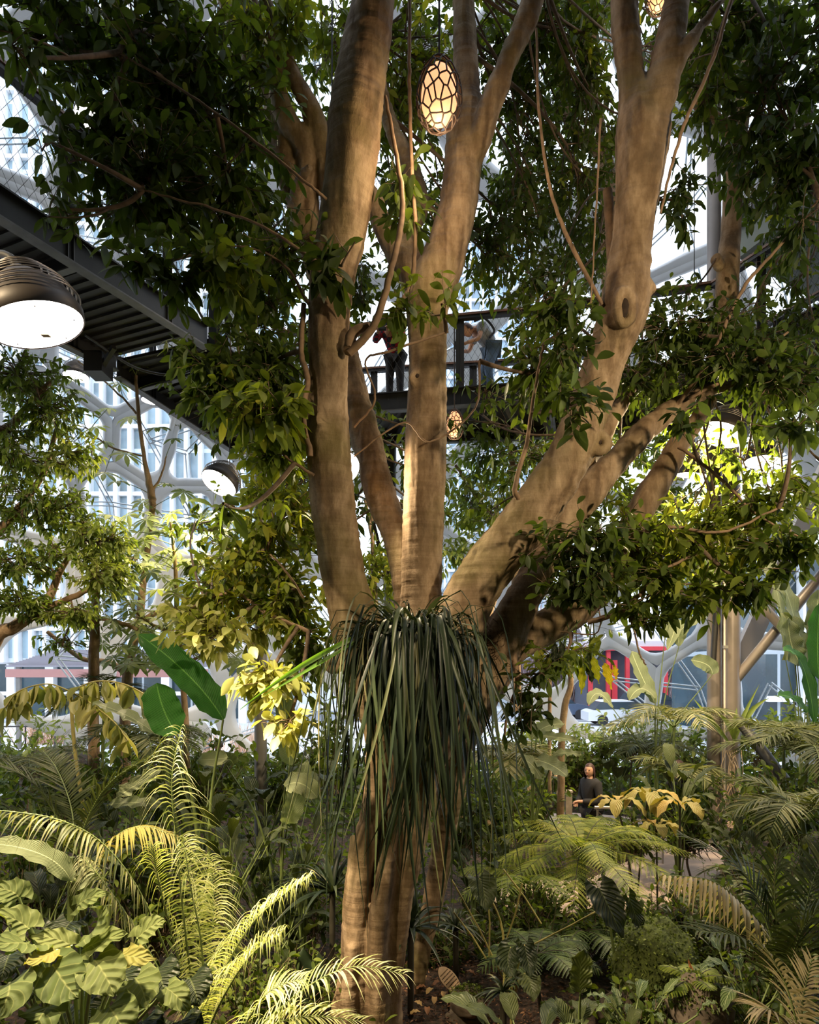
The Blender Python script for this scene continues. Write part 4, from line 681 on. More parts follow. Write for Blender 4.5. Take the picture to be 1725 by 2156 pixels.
mb = MB(); N = 500; a = ec+rng.normal(size=(N, 3))*[.16, .06, .07]; c_ = a+rdir(N)*.12; qtubes(mb, a, (a+c_)/2+rdir(N)*.04, c_, .004, .002, k=4, n=3); mb.build('root_clump', FIBRE, ep)
mb = MB(); cen = np.array([[P(740-k*26, 1345+k*12+(k*k)*.5, 5.2-k*.06) for k in range(10)], [P(750-k*22, 1350+k*13, 5.25-k*.05) for k in range(10)]]); strips_c(mb, cen, np.array([[.1, 0, 1.], [0, .3, 1.]]), np.array([.045, .03]), np.interp(np.linspace(0, 1, 10), [0, .4, 1], [.8, 1, .1]), np.array([.95, .8])); mb.build('stray_blade', leafmat('fresh_blade', [(0, (.08, .2, .03)), (1, (.16, .32, .05))], .4), ep)
#@@PLANTS
# ================================================================== makers for plants
GZ = np.array([0, 0, 1.])
def frond_mb(mb, rp, n, Ll, Wl, fwd=.55, droop=.25, lift=.15, s0=.12, prof='leaflet', rnd=(0, 1), r0=.008, endk=.35, jit=.06, mat=0, peak=.35, stem_mat=1, updir=GZ):
    rp = cr(rp, 7) if len(rp) < 12 else np.asarray(rp); K = len(rp); mb.tube(rp, np.linspace(r0, r0*.25, K), 5, mat=stem_mat)
    t = np.linspace(s0, .995, n); f = t*(K-1); i = np.clip(f.astype(int), 0, K-2); fr = (f-i)[:, None]; pos = rp[i]*(1-fr)+rp[i+1]*fr; T = nrm(rp[i+1]-rp[i]); S_ = nrm(np.cross(T, updir)+1e-6); U = np.cross(S_, T)
    q = (t-s0)/(1-s0); ln = np.interp(q, [0, peak*.5, peak, .75, 1], [.55, .9, 1, .8, endk])*Ll
    for sg in (-1, 1):
        fw = fwd+q*.35; d = sg*S_*np.cos(fw)[:, None]+T*np.sin(fw)[:, None]+U*lift+rng.normal(size=(n, 3))*jit
        strips(mb, pos, d, T, ln*rng.uniform(.9, 1.08, n), Wl*np.interp(q, [0, .3, 1], [.8, 1, .6]), droop*rng.uniform(.7, 1.3, n), prof, rng.uniform(*rnd, n), .15, mat)
def arc(c, az, el, L, g, k=9):
    s = np.linspace(0, 1, k)[:, None]; d = np.array([math.cos(az)*math.cos(el), math.sin(az)*math.cos(el), math.sin(el)]); return np.asarray(c)+d*L*s-GZ*L*g*s**2
def palm(label, x, y, D, fronds, m, n=26, Ll=.4, Wl=.03, cat='palm', name='palm', base=0.0, stem_r=.03, stemm=None, group=None, fkw={}, ground=None, crownz=None):
    c = P(x, y, D); root = thing(name, label, cat, (c[0], c[1], base)); mb = MB(); b_ = np.array([c[0]+rng.uniform(-.1, .1), c[1]+.05, base]); mb.tube(cr([b_, (b_+c)/2+rng.normal(size=3)*.03, c-[0, 0, .02]], 6), stem_r, 8); mb.build('stem', stemm or STEM, root)
    for fdef in fronds:
        mb = MB(); rp = np.array([P(*q) for q in fdef]) if isinstance(fdef[0], (tuple, list)) else arc(c, *fdef); L = np.linalg.norm(np.diff(rp, axis=0), axis=1).sum(); frond_mb(mb, rp, n, Ll, Wl, **fkw); mb.build('frond', [m, stemm or STEM], root)
    return root
def ring(n, el=.5, L=1.0, g=.45, a0=0.0, a1=2*math.pi, je=.2, jl=.15): return [(a0+(a1-a0)*(k+.5)/n+rng.uniform(-.2, .2), el+rng.uniform(-je, je), L*rng.uniform(1-jl, 1+jl), g*rng.uniform(.8, 1.2)) for k in range(n)]
def fernfrond(mb, rp, L, n=22, w_=.3, rnd=(0, 1), droop=.3, r0=.007, sub=15):
    rp = cr(rp, 6) if len(rp) < 8 else np.asarray(rp); K = len(rp); mb.tube(rp, np.linspace(r0, r0*.3, K), 5, mat=1); t = np.linspace(.1, .98, n); f = t*(K-1); i = np.clip(f.astype(int), 0, K-2); fr = (f-i)[:, None]; pos = rp[i]*(1-fr)+rp[i+1]*fr; T = nrm(rp[i+1]-rp[i]); S_ = nrm(np.cross(T, GZ)); U = np.cross(S_, T)
    q = np.linspace(0, 1, n); ln = np.interp(q, [0, .2, .5, .8, 1], [.5, .85, 1, .6, .12])*w_; cs = np.linspace(.04, 1, sub)
    for sg in (-1, 1):
        d = nrm(sg*S_*.9+T*(.35+.3*q[:, None])+U*.05+rng.normal(size=(n, 3))*.04); cen = pos[:, None]+d[:, None]*(ln[:, None]*cs)[..., None]-GZ*(ln*droop)[:, None, None]*(cs**2)[None, :, None]
        strips_c(mb, cen, T, np.full(n, .006), np.ones(sub), np.full(n, .5), 0)
        c2 = cen.reshape(-1, 3); dd = np.repeat(d, sub, 0); tt = np.repeat(T, sub, 0); rr = np.repeat(rng.uniform(*rnd, n), sub); l2 = np.repeat(ln, sub)*.105*np.tile(np.interp(cs, [0, .3, 1], [1, 1, .25]), n)+.006
        for s2 in (-1, 1): strips(mb, c2, nrm(dd*.35+s2*tt), dd, l2, l2*.42+.004, .15, 's3', rr, .1)
def fern(label, x, y, D, fronds, m=None, w_=.3, n=22, stem_r=.04, base=0.0, cat='fern', name='fern', stemm=None, group=None, rnd=(0, 1), sub=13):
    c = P(x, y, D); root = thing(name, label, cat, (c[0], c[1], base), group); mb = MB(); mb.tube(cr([(c[0]+.05, c[1]+.05, base), (c+[.03, .05, base])/2*[1, 1, 1]+[c[0]/2, c[1]/2, 0], c], 6), stem_r, 8); mb.build('stem', stemm or STEMD, root)
    for fdef in fronds:
        mb = MB(); rp = np.array([P(*q) for q in fdef]) if isinstance(fdef[0], (tuple, list)) else arc(c, *fdef); fernfrond(mb, rp, 1, n, w_, rnd, sub=sub); mb.build('frond', [m or G['fern'], STEMD], root)
    return root
def bleaf(mb, a, b_, c, W, kind='banana', up=(0, 0, 1), cup=.25, wav=.02, rnd=.5, nu=9, nv=16, fold=0.0):
    a, b_, c = [np.asarray(q, float) for q in (a, b_, c)]; v = np.linspace(0, 1, nv)[:, None]; cen = a*(1-v)**2+2*(2*b_-(a+c)/2)*v*(1-v)+c*v**2; T = nrm(np.gradient(cen, axis=0)); S_ = nrm(np.cross(T, np.asarray(up, float))); U = nrm(np.cross(S_, T)); L = np.linalg.norm(np.diff(cen, axis=0), axis=1).sum(); u = np.linspace(-1, 1, nu)
    vv = v[:, 0]
    if kind == 'heart': w_ = np.interp(vv, [0, .08, .25, .5, .75, .92, 1], [.55, .82, 1, .92, .6, .2, .01])
    elif kind == 'oval': w_ = np.interp(vv, [0, .08, .25, .5, .75, .92, 1], [.1, .5, .9, 1, .85, .42, .02])
    elif kind == 'obov': w_ = np.interp(vv, [0, .1, .35, .65, .85, .95, 1], [.05, .2, .62, 1, .85, .4, .02])
    elif kind == 'lance': w_ = np.interp(vv, [0, .1, .3, .5, .8, 1], [.08, .5, .95, 1, .5, .01])
    else: w_ = np.interp(vv, [0, .06, .2, .5, .8, .93, 1], [.12, .55, .95, 1, .9, .55, .03])
    off = w_[:, None]*W*.5*u[None]; V = cen[:, None]+S_[:, None]*off[..., None]
    bend = cup*W*.5*(u**2)[None]*w_[:, None]+fold*W*.5*np.abs(u)[None]*w_[:, None]+wav*np.sin(vv*23+rnd*9)[:, None]*(u**2)[None]*np.sign(u)[None]+wav*.5*np.sin(vv*47+rnd*5)[:, None]*(u**4)[None]
    V = V+U[:, None]*bend[..., None]
    if kind == 'heart': V = V-T[:, None]*(L*.26*(u**2)[None]*np.maximum(0, 1-vv*2.2)[:, None]**1.5)[..., None]
    i = np.arange(nv-1)[:, None]*nu; j = np.arange(nu-1)[None]; q = i+j; lv = np.zeros((nv, nu, 3)); lv[..., 0] = u[None]; lv[..., 1] = v; lv[..., 2] = rnd
    mb.add(V.reshape(-1, 3), np.stack([q, q+1, q+nu+1, q+nu], -1).reshape(-1, 4), lv.reshape(-1, 3))
def leafplant(label, root_xyD, leaves, m, kind='banana', name='banana_plant', cat='plant', W=.3, base=0.0, stemm=None, cup=.2, wav=.02, pr=.01, fold=0., group=None):
    """leaves: (stalk end, mid, tip as (x, y, D), width px, shade[, up])"""
    c = P(*root_xyD); c[2] = base; root = thing(name, label, cat, c, group)
    for lf in leaves:
        a, b_, t_ = P(*lf[0]), P(*lf[1]), P(*lf[2]); mb = MB(); up = lf[5] if len(lf) > 5 else (0, -.6, .8); bleaf(mb, a, b_, t_, m_px(lf[3], lf[1][2]), kind, up, cup, wav, lf[4], fold=fold); pt = mb.build('leaf', m, root)
        mb = MB(); mid = (a+c)/2; mid[2] = c[2]*.35+a[2]*.65; mb.tube(cr([c+rng.normal(size=3)*[.05, .05, 0], mid+(c-mid)*.4*np.array([1, 1, 0]), a], 6), np.linspace(pr*1.6, pr*.7, 13), 6); sub(mb, 'stalk', stemm or STEM, pt, root)
    return root
def clump(label, x, y, D, n, L, W, m, kind='oval', name='broad_leaved_plant', cat='plant', spread=.6, el=(.2, 1.1), base=0.0, H=None, cup=.2, wav=.01, group=None, lens=.45, rnd=(0, 1), stemm=None):
    """radiating broad leaves on stalks from the ground; crown centred at the given place"""
    c = P(x, y, D); H = c[2]-base; root = thing(name, label, cat, (c[0], c[1], base), group)
    for k in range(n):
        az = 2*math.pi*(k+.5)/n+rng.uniform(-.3, .3); r_ = spread*rng.uniform(.25, 1); e = rng.uniform(*el); a = c+np.array([math.cos(az)*r_, math.sin(az)*r_, rng.uniform(-.55, .25)*min(H, 1.2)*.6]); d = np.array([math.cos(az)*math.cos(e), math.sin(az)*math.cos(e), math.sin(e)]); l = L*rng.uniform(.75, 1.15)
        bm_ = a+d*l*.5+GZ*l*.08; t_ = a+d*l-GZ*l*rng.uniform(.1, lens); mb = MB(); bleaf(mb, a, bm_, t_, W*rng.uniform(.8, 1.15), kind, (0, 0, 1), cup, wav, rng.uniform(*rnd), nu=7, nv=11); pt = mb.build('leaf', m, root)
        b0 = np.array([c[0], c[1], base]); mb = MB(); mb.tube(cr([b0, (b0*.5+a*.5)+GZ*.1*H-d*[.15, .15, 0], a], 5), np.linspace(.012, .006, 11), 5); sub(mb, 'stalk', stemm or STEM, pt, root)
    return root
def shrub(label, x, y, D, rx, h, m, L=.1, W=.05, n=60, per=9, name='shrub', cat='shrub', base=0.0, prof='oval', rnd=(0, 1), group=None, hang=.2, droop=.25, stemm=None):
    """many thin stems from the ground, leafy outside; (x, y) is the middle of the crown"""
    c = P(x, y, D); root = thing(name, label, cat, (c[0], c[1], base), group); ml, mt = MB(), MB(); tgt = c+rdir(n, .3)*rng.random((n, 1))**.4*np.array([rx, rx*.8, h]); hub = np.array([c[0], c[1], max(base+.05, c[2]-h*1.1)])+rng.normal(size=(n, 3))*[.12, .12, .05]
    leaves_on(ml, mt, hub, (hub+tgt)/2+rng.normal(size=(n, 3))*.06, tgt, per, L, W, droop, prof, rnd, .35, .006, .9, hang)
    mt.tube(cr([(c[0]+.05, c[1], base), (c[0]-.02, c[1], (base+hub[0][2])/2), hub.mean(0)], 5), .018, 6); mt.build('stems', stemm or TWIG, root); ml.build('foliage', m, root); return root
def rosette(label, x, y, D, n, L, W, m, el=(.1, 1.3), g=.5, name='bromeliad', cat='plant', base=None, group=None, rnd=(0, 1)):
    c = P(x, y, D); b0 = 0.0 if base is None else base; root = thing(name, label, cat, (c[0], c[1], b0), group); a = rng.uniform(0, 2*math.pi, n); e = rng.uniform(*el, n); d = np.stack([np.cos(a)*np.cos(e), np.sin(a)*np.cos(e), np.sin(e)], -1); s = np.linspace(0, 1, 10); l = L*rng.uniform(.7, 1.1, n)
    cen = c[None, None]+d[:, None]*(l[:, None]*s)[..., None]-GZ*(l*g)[:, None, None]*(s**2.2)[None, :, None]; mb = MB(); strips_c(mb, cen, nrm(np.cross(d, GZ)), rng.uniform(.8, 1.1, n)*W, np.interp(s, [0, .3, .7, 1], [.9, 1, .7, .04]), rng.uniform(*rnd, n), .3); mb.build('blades', m, root)
    mb = MB(); mb.tube([(c[0], c[1], b0), c], .03, 8); mb.build('stem', STEMD, root); return root
def tree_of(label, paths, blobs, m, L, W, name='tree', bark=None, prof='oval', hub_r=.012, lname='foliage', **kw):
    p0, _ = path4(paths[0]); root = thing(name, label, 'tree', (p0[0][0], p0[0][1], 0)); mb = MB(); A = []
    for q in paths: p, r = path4(q); mb.tube(p+rng.normal(size=p.shape)*.004, r, 12); A.append(p)
    mb.build('trunk', bark or BARKT, root); A = np.vstack(A); ml, mt = MB(), MB(); canopy(ml, mt, blobs, A, L, W, hub_r, prof=prof, k=5, **kw); mt.build('twigs', TWIG, root); ml.build(lname, m, root); return root

# ------------------------------------------------------------------ other trees
tree_of('slender tan tree behind the big right limb, forking near the top right', [[(1530, 1700, 12.7, 20), (1528, 1300, 12.7, 20), (1526, 900, 12.4, 28), (1528, 790, 10.5, 36), (1530, 690, 8.8, 42), (1532, 600, 8.2, 46), (1540, 480, 8.2, 40), (1545, 380, 8.2, 40), (1552, 290, 8.2, 40), (1570, 190, 8.2, 32), (1585, 60, 8.2, 26), (1600, -60, 8.2, 22)], [(1550, 310, 8.2, 30), (1530, 270, 8.1, 24), (1490, 235, 8.0, 20), (1462, 215, 8.0, 18), (1440, 170, 8, 14)], [(1515, 560, 8.1, 24), (1508, 545, 8.0, 22)]],
        [(1560, 120, 120, 90, 8.6, .8, 70, 9, .9, 0, .6), (1640, 420, 70, 70, 8.4, .6, 40, 9, .9, 0, .4), (1450, 620, 60, 30, 8, .4, 10, 7, .8, 0, .4), (1590, 720, 120, 50, 8.4, .6, 60, 9, .9, 0, .6)], G['ficus'], .12, .055, 'slender_fig_tree')
tree_of('tan-limbed tree behind the canopy between centre trunk and right limb', [[(960, 1750, 10, 22), (1000, 1420, 10, 22), (1040, 1250, 10, 24), (1110, 1120, 10, 24), (1185, 990, 9.8, 26), (1240, 850, 9.5, 28), (1282, 700, 9.2, 34), (1285, 520, 9, 40), (1282, 400, 9, 36), (1270, 330, 9, 30), (1215, 280, 9, 26), (1185, 200, 9, 22), (1165, 100, 9, 18), (1145, -40, 9, 16)], [(1275, 330, 9, 24), (1250, 200, 9, 18), (1215, 90, 9, 16), (1185, -30, 9, 14)]],
        [(1200, 180, 100, 120, 9.3, .8, 90, 9, .85, 0, .5), (1140, 380, 110, 110, 9.6, .8, 80, 9, .85, 0, .4), (1260, 560, 80, 90, 9.4, .8, 50, 9, .85, 0, .5), (1240, 20, 90, 70, 9.3, .7, 50, 9, .85, 0, .6)], G['ficus'], .12, .055, 'slender_fig_tree')
tree_of('small-leaved bright green tree at the left edge', [[(-60, 1560, 7.5, 40), (-20, 1360, 7.5, 34), (30, 1320, 7.5, 26), (90, 1280, 7.5, 20), (120, 1220, 7.5, 14), (150, 1160, 7.5, 9)], [(-40, 1160, 7.3, 22), (30, 1080, 7.3, 16), (90, 1000, 7.3, 12), (120, 900, 7.3, 8)], [(-40, 930, 7.2, 20), (30, 890, 7.2, 18), (70, 840, 7.2, 13), (110, 800, 7.2, 9)], [(-20, 1380, 7.5, 28), (-60, 1160, 7.4, 26), (-70, 930, 7.3, 24)], [(100, 1280, 7.5, 14), (190, 1240, 7.4, 11), (240, 1210, 7.4, 7)]],
        [(30, 790, 110, 60, 7.2, .6, 90, 15, 1, 0, .6), (100, 860, 80, 70, 7.2, .5, 70, 15, 1, 0, .8), (30, 960, 90, 60, 7.2, .5, 80, 15, 1, 0, .7), (160, 960, 60, 50, 7.2, .4, 40, 15, 1, .2, 1), (80, 1070, 110, 60, 7.3, .5, 110, 15, 1, 0, .6), (200, 1130, 70, 50, 7.4, .4, 70, 15, 1, .2, 1), (220, 1210, 60, 50, 7.4, .4, 70, 15, 1, .3, 1), (60, 1180, 110, 50, 7.4, .5, 90, 15, 1, .0, .7), (50, 1270, 90, 40, 7.4, .4, 60, 15, 1, 0, .7), (150, 1290, 60, 30, 7.4, .3, 30, 15, 1, .2, .9)], G['small'], .085, .034, 'small_leaved_tree')
tree_of('brown-stemmed tree standing left of centre in front of the glass', [[(198, 1700, 9, 24), (197, 1440, 9, 22), (200, 1320, 9, 19), (204, 1200, 9, 12), (210, 1120, 9, 8)], [(200, 1330, 9, 9), (150, 1310, 9, 8), (100, 1290, 9, 6)], [(200, 1300, 9, 10), (250, 1310, 9, 9), (290, 1325, 9, 8)]],
        [(170, 1300, 70, 40, 9, .4, 30, 8, 1, 0, .5), (230, 1180, 60, 40, 9, .4, 40, 14, 1, .3, 1), (130, 1360, 60, 30, 9, .3, 16, 8, 1, 0, .5)], G['small'], .10, .04, 'small_leaved_tree')
tree_of('leafy background tree seen under the walkway right of the centre trunk', [[(1090, 1500, 13, 18), (1085, 1200, 13, 18), (1080, 1000, 13, 14), (1070, 900, 13, 9)], [(1085, 1150, 13, 12), (1000, 1040, 13, 9), (960, 980, 13, 6)]],
        [(1040, 960, 110, 70, 13, 1, 90, 14, 1, 0, .8), (1000, 1070, 80, 70, 13, 1, 70, 14, 1, .2, 1), (1120, 1060, 80, 90, 12.5, 1, 60, 13, 1, .1, 1), (1000, 1180, 80, 60, 12, .8, 50, 13, 1, .3, 1), (1180, 930, 60, 60, 13, .8, 40, 13, 1, .1, .9)], G['small'], .15, .065, 'background_tree')
tree_of('yellow-green background tree glowing behind the right-hand limbs', [[(1510, 1700, 13.4, 18), (1510, 1400, 13.4, 16), (1490, 1250, 13.2, 14), (1420, 1080, 13, 10), (1390, 960, 13, 9)]],
        [(1330, 940, 90, 50, 12.5, .8, 70, 14, 1, .3, 1), (1380, 1060, 110, 60, 12.5, .8, 90, 14, 1, .3, 1), (1420, 1200, 110, 70, 12, .8, 60, 14, 1, .3, 1), (1600, 900, 120, 50, 12.5, .8, 40, 14, 1, .2, .9)], G['small'], .15, .065, 'background_tree')
tree_of('yellow-green tree glimpsed between the left and centre trunks', [[(800, 1600, 11, 14), (790, 1300, 11, 14), (785, 1150, 11, 9), (770, 1050, 11, 7)], [(700, 800, 11, 5), (760, 900, 11, 6), (785, 1100, 11, 8)]],
        [(790, 1200, 70, 70, 11, .7, 60, 10, 1, .5, 1), (780, 960, 50, 60, 10.5, .5, 22, 9, 1, .3, 1), (650, 1000, 70, 100, 11, .6, 50, 10, 1, .0, .6), (560, 1010, 60, 60, 11, .6, 20, 10, 1, .0, .6)], G['ficus'], .15, .065, 'background_tree')
# palmate-leaved tree
def palmate_tree(label, paths, leaves, m, Lf=.2, nl=8):
    p0, _ = path4(paths[0]); root = thing('palmate_leaved_tree', label, 'tree', (p0[0][0], p0[0][1], 0)); mb = MB(); A = []
    for q in paths: p, r = path4(q); mb.tube(p+rng.normal(size=p.shape)*.004, r, 10); A.append(p)
    mb.build('trunk', BARKT, root); A = np.vstack(A); ml, mt = MB(), MB(); st, en = [], []
    for (x, y, D, s) in leaves:
        c = P(x, y, D); a = A[np.argmin(np.linalg.norm(A-c-[0, 0, -.15], axis=1))]; st.append(a); en.append(c); az = np.linspace(0, 2*math.pi, nl, endpoint=False)+rng.uniform(0, 6); ti = rng.normal(0, .3, 3); up = nrm(np.array([ti[0], ti[1]-.45, .9])); u = nrm(np.cross(up, [1, .2, 0])); v = np.cross(up, u); d = np.cos(az)[:, None]*u+np.sin(az)[:, None]*v
        strips(ml, np.repeat(c[None], nl, 0)+d*.01, d, np.cross(up, d), Lf*s*rng.uniform(.75, 1.1, nl), Lf*s*.33, .35, 'obov', np.clip(rng.normal(rng.uniform(.1, .9), .08, nl), 0, 1), .1)
    st, en = np.array(st), np.array(en); qtubes(mt, st, (st+en)/2+[0, 0, .04], en, .007, .004, k=5, n=4); mt.build('leaf_stalks', STEM, root); ml.build('foliage', m, root)
pl = [(x+rng.normal(0, 6), y+rng.normal(0, 6), 10.2+rng.uniform(-.5, .5), rng.uniform(.8, 1.3)) for x, y in [(175, 740), (215, 770), (250, 810), (262, 735), (235, 855), (270, 880), (205, 905), (225, 925), (190, 960), (220, 1000), (250, 1010), (330, 900), (365, 915), (275, 950), (350, 1020), (385, 1035), (300, 1060), (330, 1070), (375, 1100), (140, 800), (165, 830), (345, 800), (300, 780), (130, 900), (110, 960)]]
palmate_tree('thin-stemmed tree with hand-shaped leaves rising to the walkway corner', [[(262, 1700, 10.2, 22), (268, 1430, 10.2, 22), (292, 1310, 10.2, 17), (305, 1200, 10.2, 14), (320, 1080, 10.2, 13), (318, 1040, 10.2, 16), (305, 970, 10.2, 9), (292, 880, 10.2, 8), (286, 790, 10.2, 6)], [(288, 870, 10.2, 5), (240, 820, 10.2, 4), (165, 760, 10.2, 3)], [(300, 960, 10.2, 4), (230, 940, 10.2, 4), (180, 900, 10.2, 3)], [(316, 1040, 10.2, 6), (340, 1000, 10.2, 4), (350, 960, 10.2, 3)], [(268, 1420, 10.2, 16), (230, 1395, 10.2, 12), (170, 1385, 10.2, 10), (100, 1330, 10.2, 8)], [(290, 1310, 10.2, 12), (330, 1290, 10.2, 11), (352, 1280, 10.2, 9)]], pl, G['palmate'])
pl = [(rng.uniform(210, 520), rng.uniform(1080, 1400), rng.uniform(8.8, 10), rng.uniform(.7, 1.3)) for _ in range(210)]
palmate_tree('spreading grey-green tree with umbrella-like leaf whorls left of the slim column', [[(395, 1700, 9.4, 14), (390, 1500, 9.4, 13), (375, 1320, 9.4, 11), (370, 1200, 9.4, 8), (360, 1100, 9.4, 6)], [(375, 1340, 9.4, 8), (300, 1300, 9.4, 6), (240, 1230, 9.4, 4)], [(375, 1300, 9.4, 8), (450, 1230, 9.4, 6), (500, 1150, 9.4, 4)], [(385, 1400, 9.4, 7), (460, 1360, 9.4, 5), (520, 1300, 9.4, 4)]], pl, G['palmate'], .19, 8)
tree_of('small pale tree with hanging leaves beyond the right crotch of the tree', [[(1180, 1720, 9.5, 16), (1185, 1520, 9.5, 15), (1202, 1440, 9.5, 12), (1200, 1380, 9.5, 8)], [(1158, 1700, 9.8, 8), (1157, 1430, 9.8, 8)]], [(1190, 1390, 60, 40, 8.6, .3, 20, 9, 1, .3, 1)], G['ficus'], .15, .06, 'small_tree')
leafplant('cluster of long hanging dark leaves under the low right limb', (1205, 1318, 6.2), [((1240, 1375, 5.9), (1243, 1410, 5.9), (1247, 1440, 5.9), 20, .5, (0, -1, .1)), ((1170, 1350, 5.9), (1168, 1385, 5.9), (1172, 1418, 5.9), 17, .0, (0, -1, .1)), ((1182, 1350, 5.9), (1184, 1382, 5.9), (1180, 1412, 5.9), 17, .1, (0, -1, .1))], G['darkbroad'], 'lance', 'climber', base=P(1, 1305, 6.2)[2], pr=.004)
root = leafplant('vivid yellow long leaves dangling below the low right limb', (1245, 1290, 6.2), [((1248, 1380, 5.8), (1255, 1410, 5.8), (1262, 1440, 5.8), 18, .0, (0, -1, .1)), ((1272, 1395, 5.8), (1280, 1420, 5.8), (1288, 1452, 5.8), 20, .8, (0, -1, .1)), ((1293, 1400, 5.8), (1296, 1415, 5.8), (1298, 1432, 5.8), 12, 1, (0, -1, .1)), ((1225, 1400, 5.9), (1226, 1430, 5.9), (1224, 1462, 5.9), 17, .1, (0, -1, .1))], G['brightyel'], 'lance', 'climber', base=P(1, 1305, 6.2)[2], pr=.004)

# ------------------------------------------------------------------ foreground left
PK = dict(fwd=.5, droop=1.0, lift=.8, prof='lance', rnd=(.3, 1), jit=.08, s0=.1)
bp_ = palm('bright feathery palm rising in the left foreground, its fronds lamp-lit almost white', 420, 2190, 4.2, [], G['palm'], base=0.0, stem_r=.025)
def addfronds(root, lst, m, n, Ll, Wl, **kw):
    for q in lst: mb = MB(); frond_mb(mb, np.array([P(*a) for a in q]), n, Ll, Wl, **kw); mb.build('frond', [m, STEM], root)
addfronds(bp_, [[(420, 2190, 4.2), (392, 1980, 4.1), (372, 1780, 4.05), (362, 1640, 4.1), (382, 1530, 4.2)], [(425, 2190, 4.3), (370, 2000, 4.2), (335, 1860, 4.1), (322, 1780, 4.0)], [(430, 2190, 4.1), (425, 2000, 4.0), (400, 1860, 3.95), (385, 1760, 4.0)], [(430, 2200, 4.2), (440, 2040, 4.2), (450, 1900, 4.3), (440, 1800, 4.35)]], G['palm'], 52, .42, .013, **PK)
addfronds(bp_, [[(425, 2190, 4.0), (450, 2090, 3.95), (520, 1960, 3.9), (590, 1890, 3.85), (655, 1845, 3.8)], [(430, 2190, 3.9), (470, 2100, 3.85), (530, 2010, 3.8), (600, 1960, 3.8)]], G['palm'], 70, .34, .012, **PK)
addfronds(bp_, [[(415, 2190, 4.1), (320, 1930, 4.0), (230, 1790, 3.9), (120, 1725, 3.8), (-60, 1700, 3.7)], [(415, 2190, 4.1), (300, 1980, 4.1), (220, 1860, 4.0), (170, 1800, 4.0)]], G['palepalm'], 46, .24, .018, fwd=.25, droop=.95, lift=.1, prof='lance', rnd=(.0, .8), jit=.08, s0=.25)
lp = palm('pale-leafleted palm whose fronds cross the foot of the big trunk', 470, 2230, 3.6, [], G['palm'], stem_r=.02)
addfronds(lp, [[(470, 2230, 3.5), (560, 2150, 3.5), (660, 2070, 3.5), (750, 2035, 3.5), (850, 2050, 3.5)], [(470, 2230, 3.5), (560, 2165, 3.4), (650, 2140, 3.4), (760, 2150, 3.4)], [(470, 2230, 3.4), (540, 2120, 3.3), (580, 2080, 3.3), (640, 2060, 3.3)]], G['palm'], 36, .27, .013, fwd=.35, droop=.5, lift=.3, prof='lance', rnd=(.4, 1), jit=.08, s0=.15)
dp = palm('olive palm with long combed fronds at the left edge', 150, 1800, 5.6, [], G['darkpalm'], stem_r=.03)
addfronds(dp, [[(160, 1800, 5.6), (120, 1720, 5.5), (60, 1640, 5.4), (-40, 1590, 5.3)], [(160, 1800, 5.6), (190, 1710, 5.6), (240, 1640, 5.6), (330, 1585, 5.6)], [(160, 1800, 5.5), (110, 1760, 5.3), (40, 1720, 5.2), (-40, 1730, 5.1)], [(160, 1800, 5.6), (150, 1700, 5.8), (120, 1620, 6), (90, 1580, 6.2)]], G['palepalm'], 46, .40, .02, fwd=.6, droop=.2, lift=.1, prof='leaflet', rnd=(0, .25), s0=.1)
dp2 = palm('yellowing palm frond spreading behind the bright feathery palm', 230, 1900, 5.0, [], G['yellow'], stem_r=.02)
addfronds(dp2, [[(200, 1840, 5), (240, 1765, 5), (300, 1740, 5), (370, 1760, 5)]], G['yellow'], 34, .28, .022, fwd=.35, droop=.7, lift=.1, prof='leaflet', rnd=(0, .3))
HL = [((196, 1965, 3.3), (205, 1942, 3.2), (222, 1905, 3.2), 92, .25), ((70, 1990, 3.2), (35, 1985, 3.1), (-20, 1992, 3.0), 96, .2), ((60, 1955, 3.3), (30, 1935, 3.3), (-15, 1925, 3.2), 70, .35), ((112, 2032, 3.1), (140, 2075, 3.0), (165, 2100, 2.95), 105, .1, (-.2, -.6, .8)), ((200, 2022, 3.1), (225, 2060, 3.0), (240, 2098, 2.95), 100, .35, (.1, -.7, .7)), ((285, 2060, 3.2), (300, 2085, 3.1), (310, 2125, 3.0), 92, .3), ((20, 2070, 3.0), (15, 2100, 2.9), (-5, 2140, 2.9), 110, .2), ((175, 2000, 3.2), (215, 1980, 3.15), (270, 1965, 3.1), 70, .3), ((255, 2010, 3.2), (285, 2015, 3.1), (330, 2020, 3.1), 56, .7), ((40, 1890, 3.6), (20, 1875, 3.6), (-20, 1870, 3.6), 64, .2), ((120, 2000, 3.2), (95, 2015, 3.1), (50, 2030, 3.0), 60, .75), ((150, 1990, 3.3), (110, 1975, 3.3), (60, 1972, 3.3), 50, .5), ((290, 1975, 3.4), (320, 1950, 3.4), (350, 1940, 3.4), 60, .4), ((230, 2120, 3.0), (250, 2150, 2.9), (270, 2190, 2.9), 100, .2), ((100, 2120, 3.0), (80, 2150, 2.9), (60, 2190, 2.9), 100, .15), ((350, 2080, 3.2), (375, 2100, 3.1), (400, 2130, 3.1), 60, .3), ((165, 1905, 3.7), (190, 1890, 3.7), (230, 1880, 3.7), 50, .2)]
leafplant('big heart-leaved plant covering the bottom left corner', (170, 2300, 3.6), HL, G['heart'], 'heart', 'heart_leaved_plant', cup=.12, wav=.012)
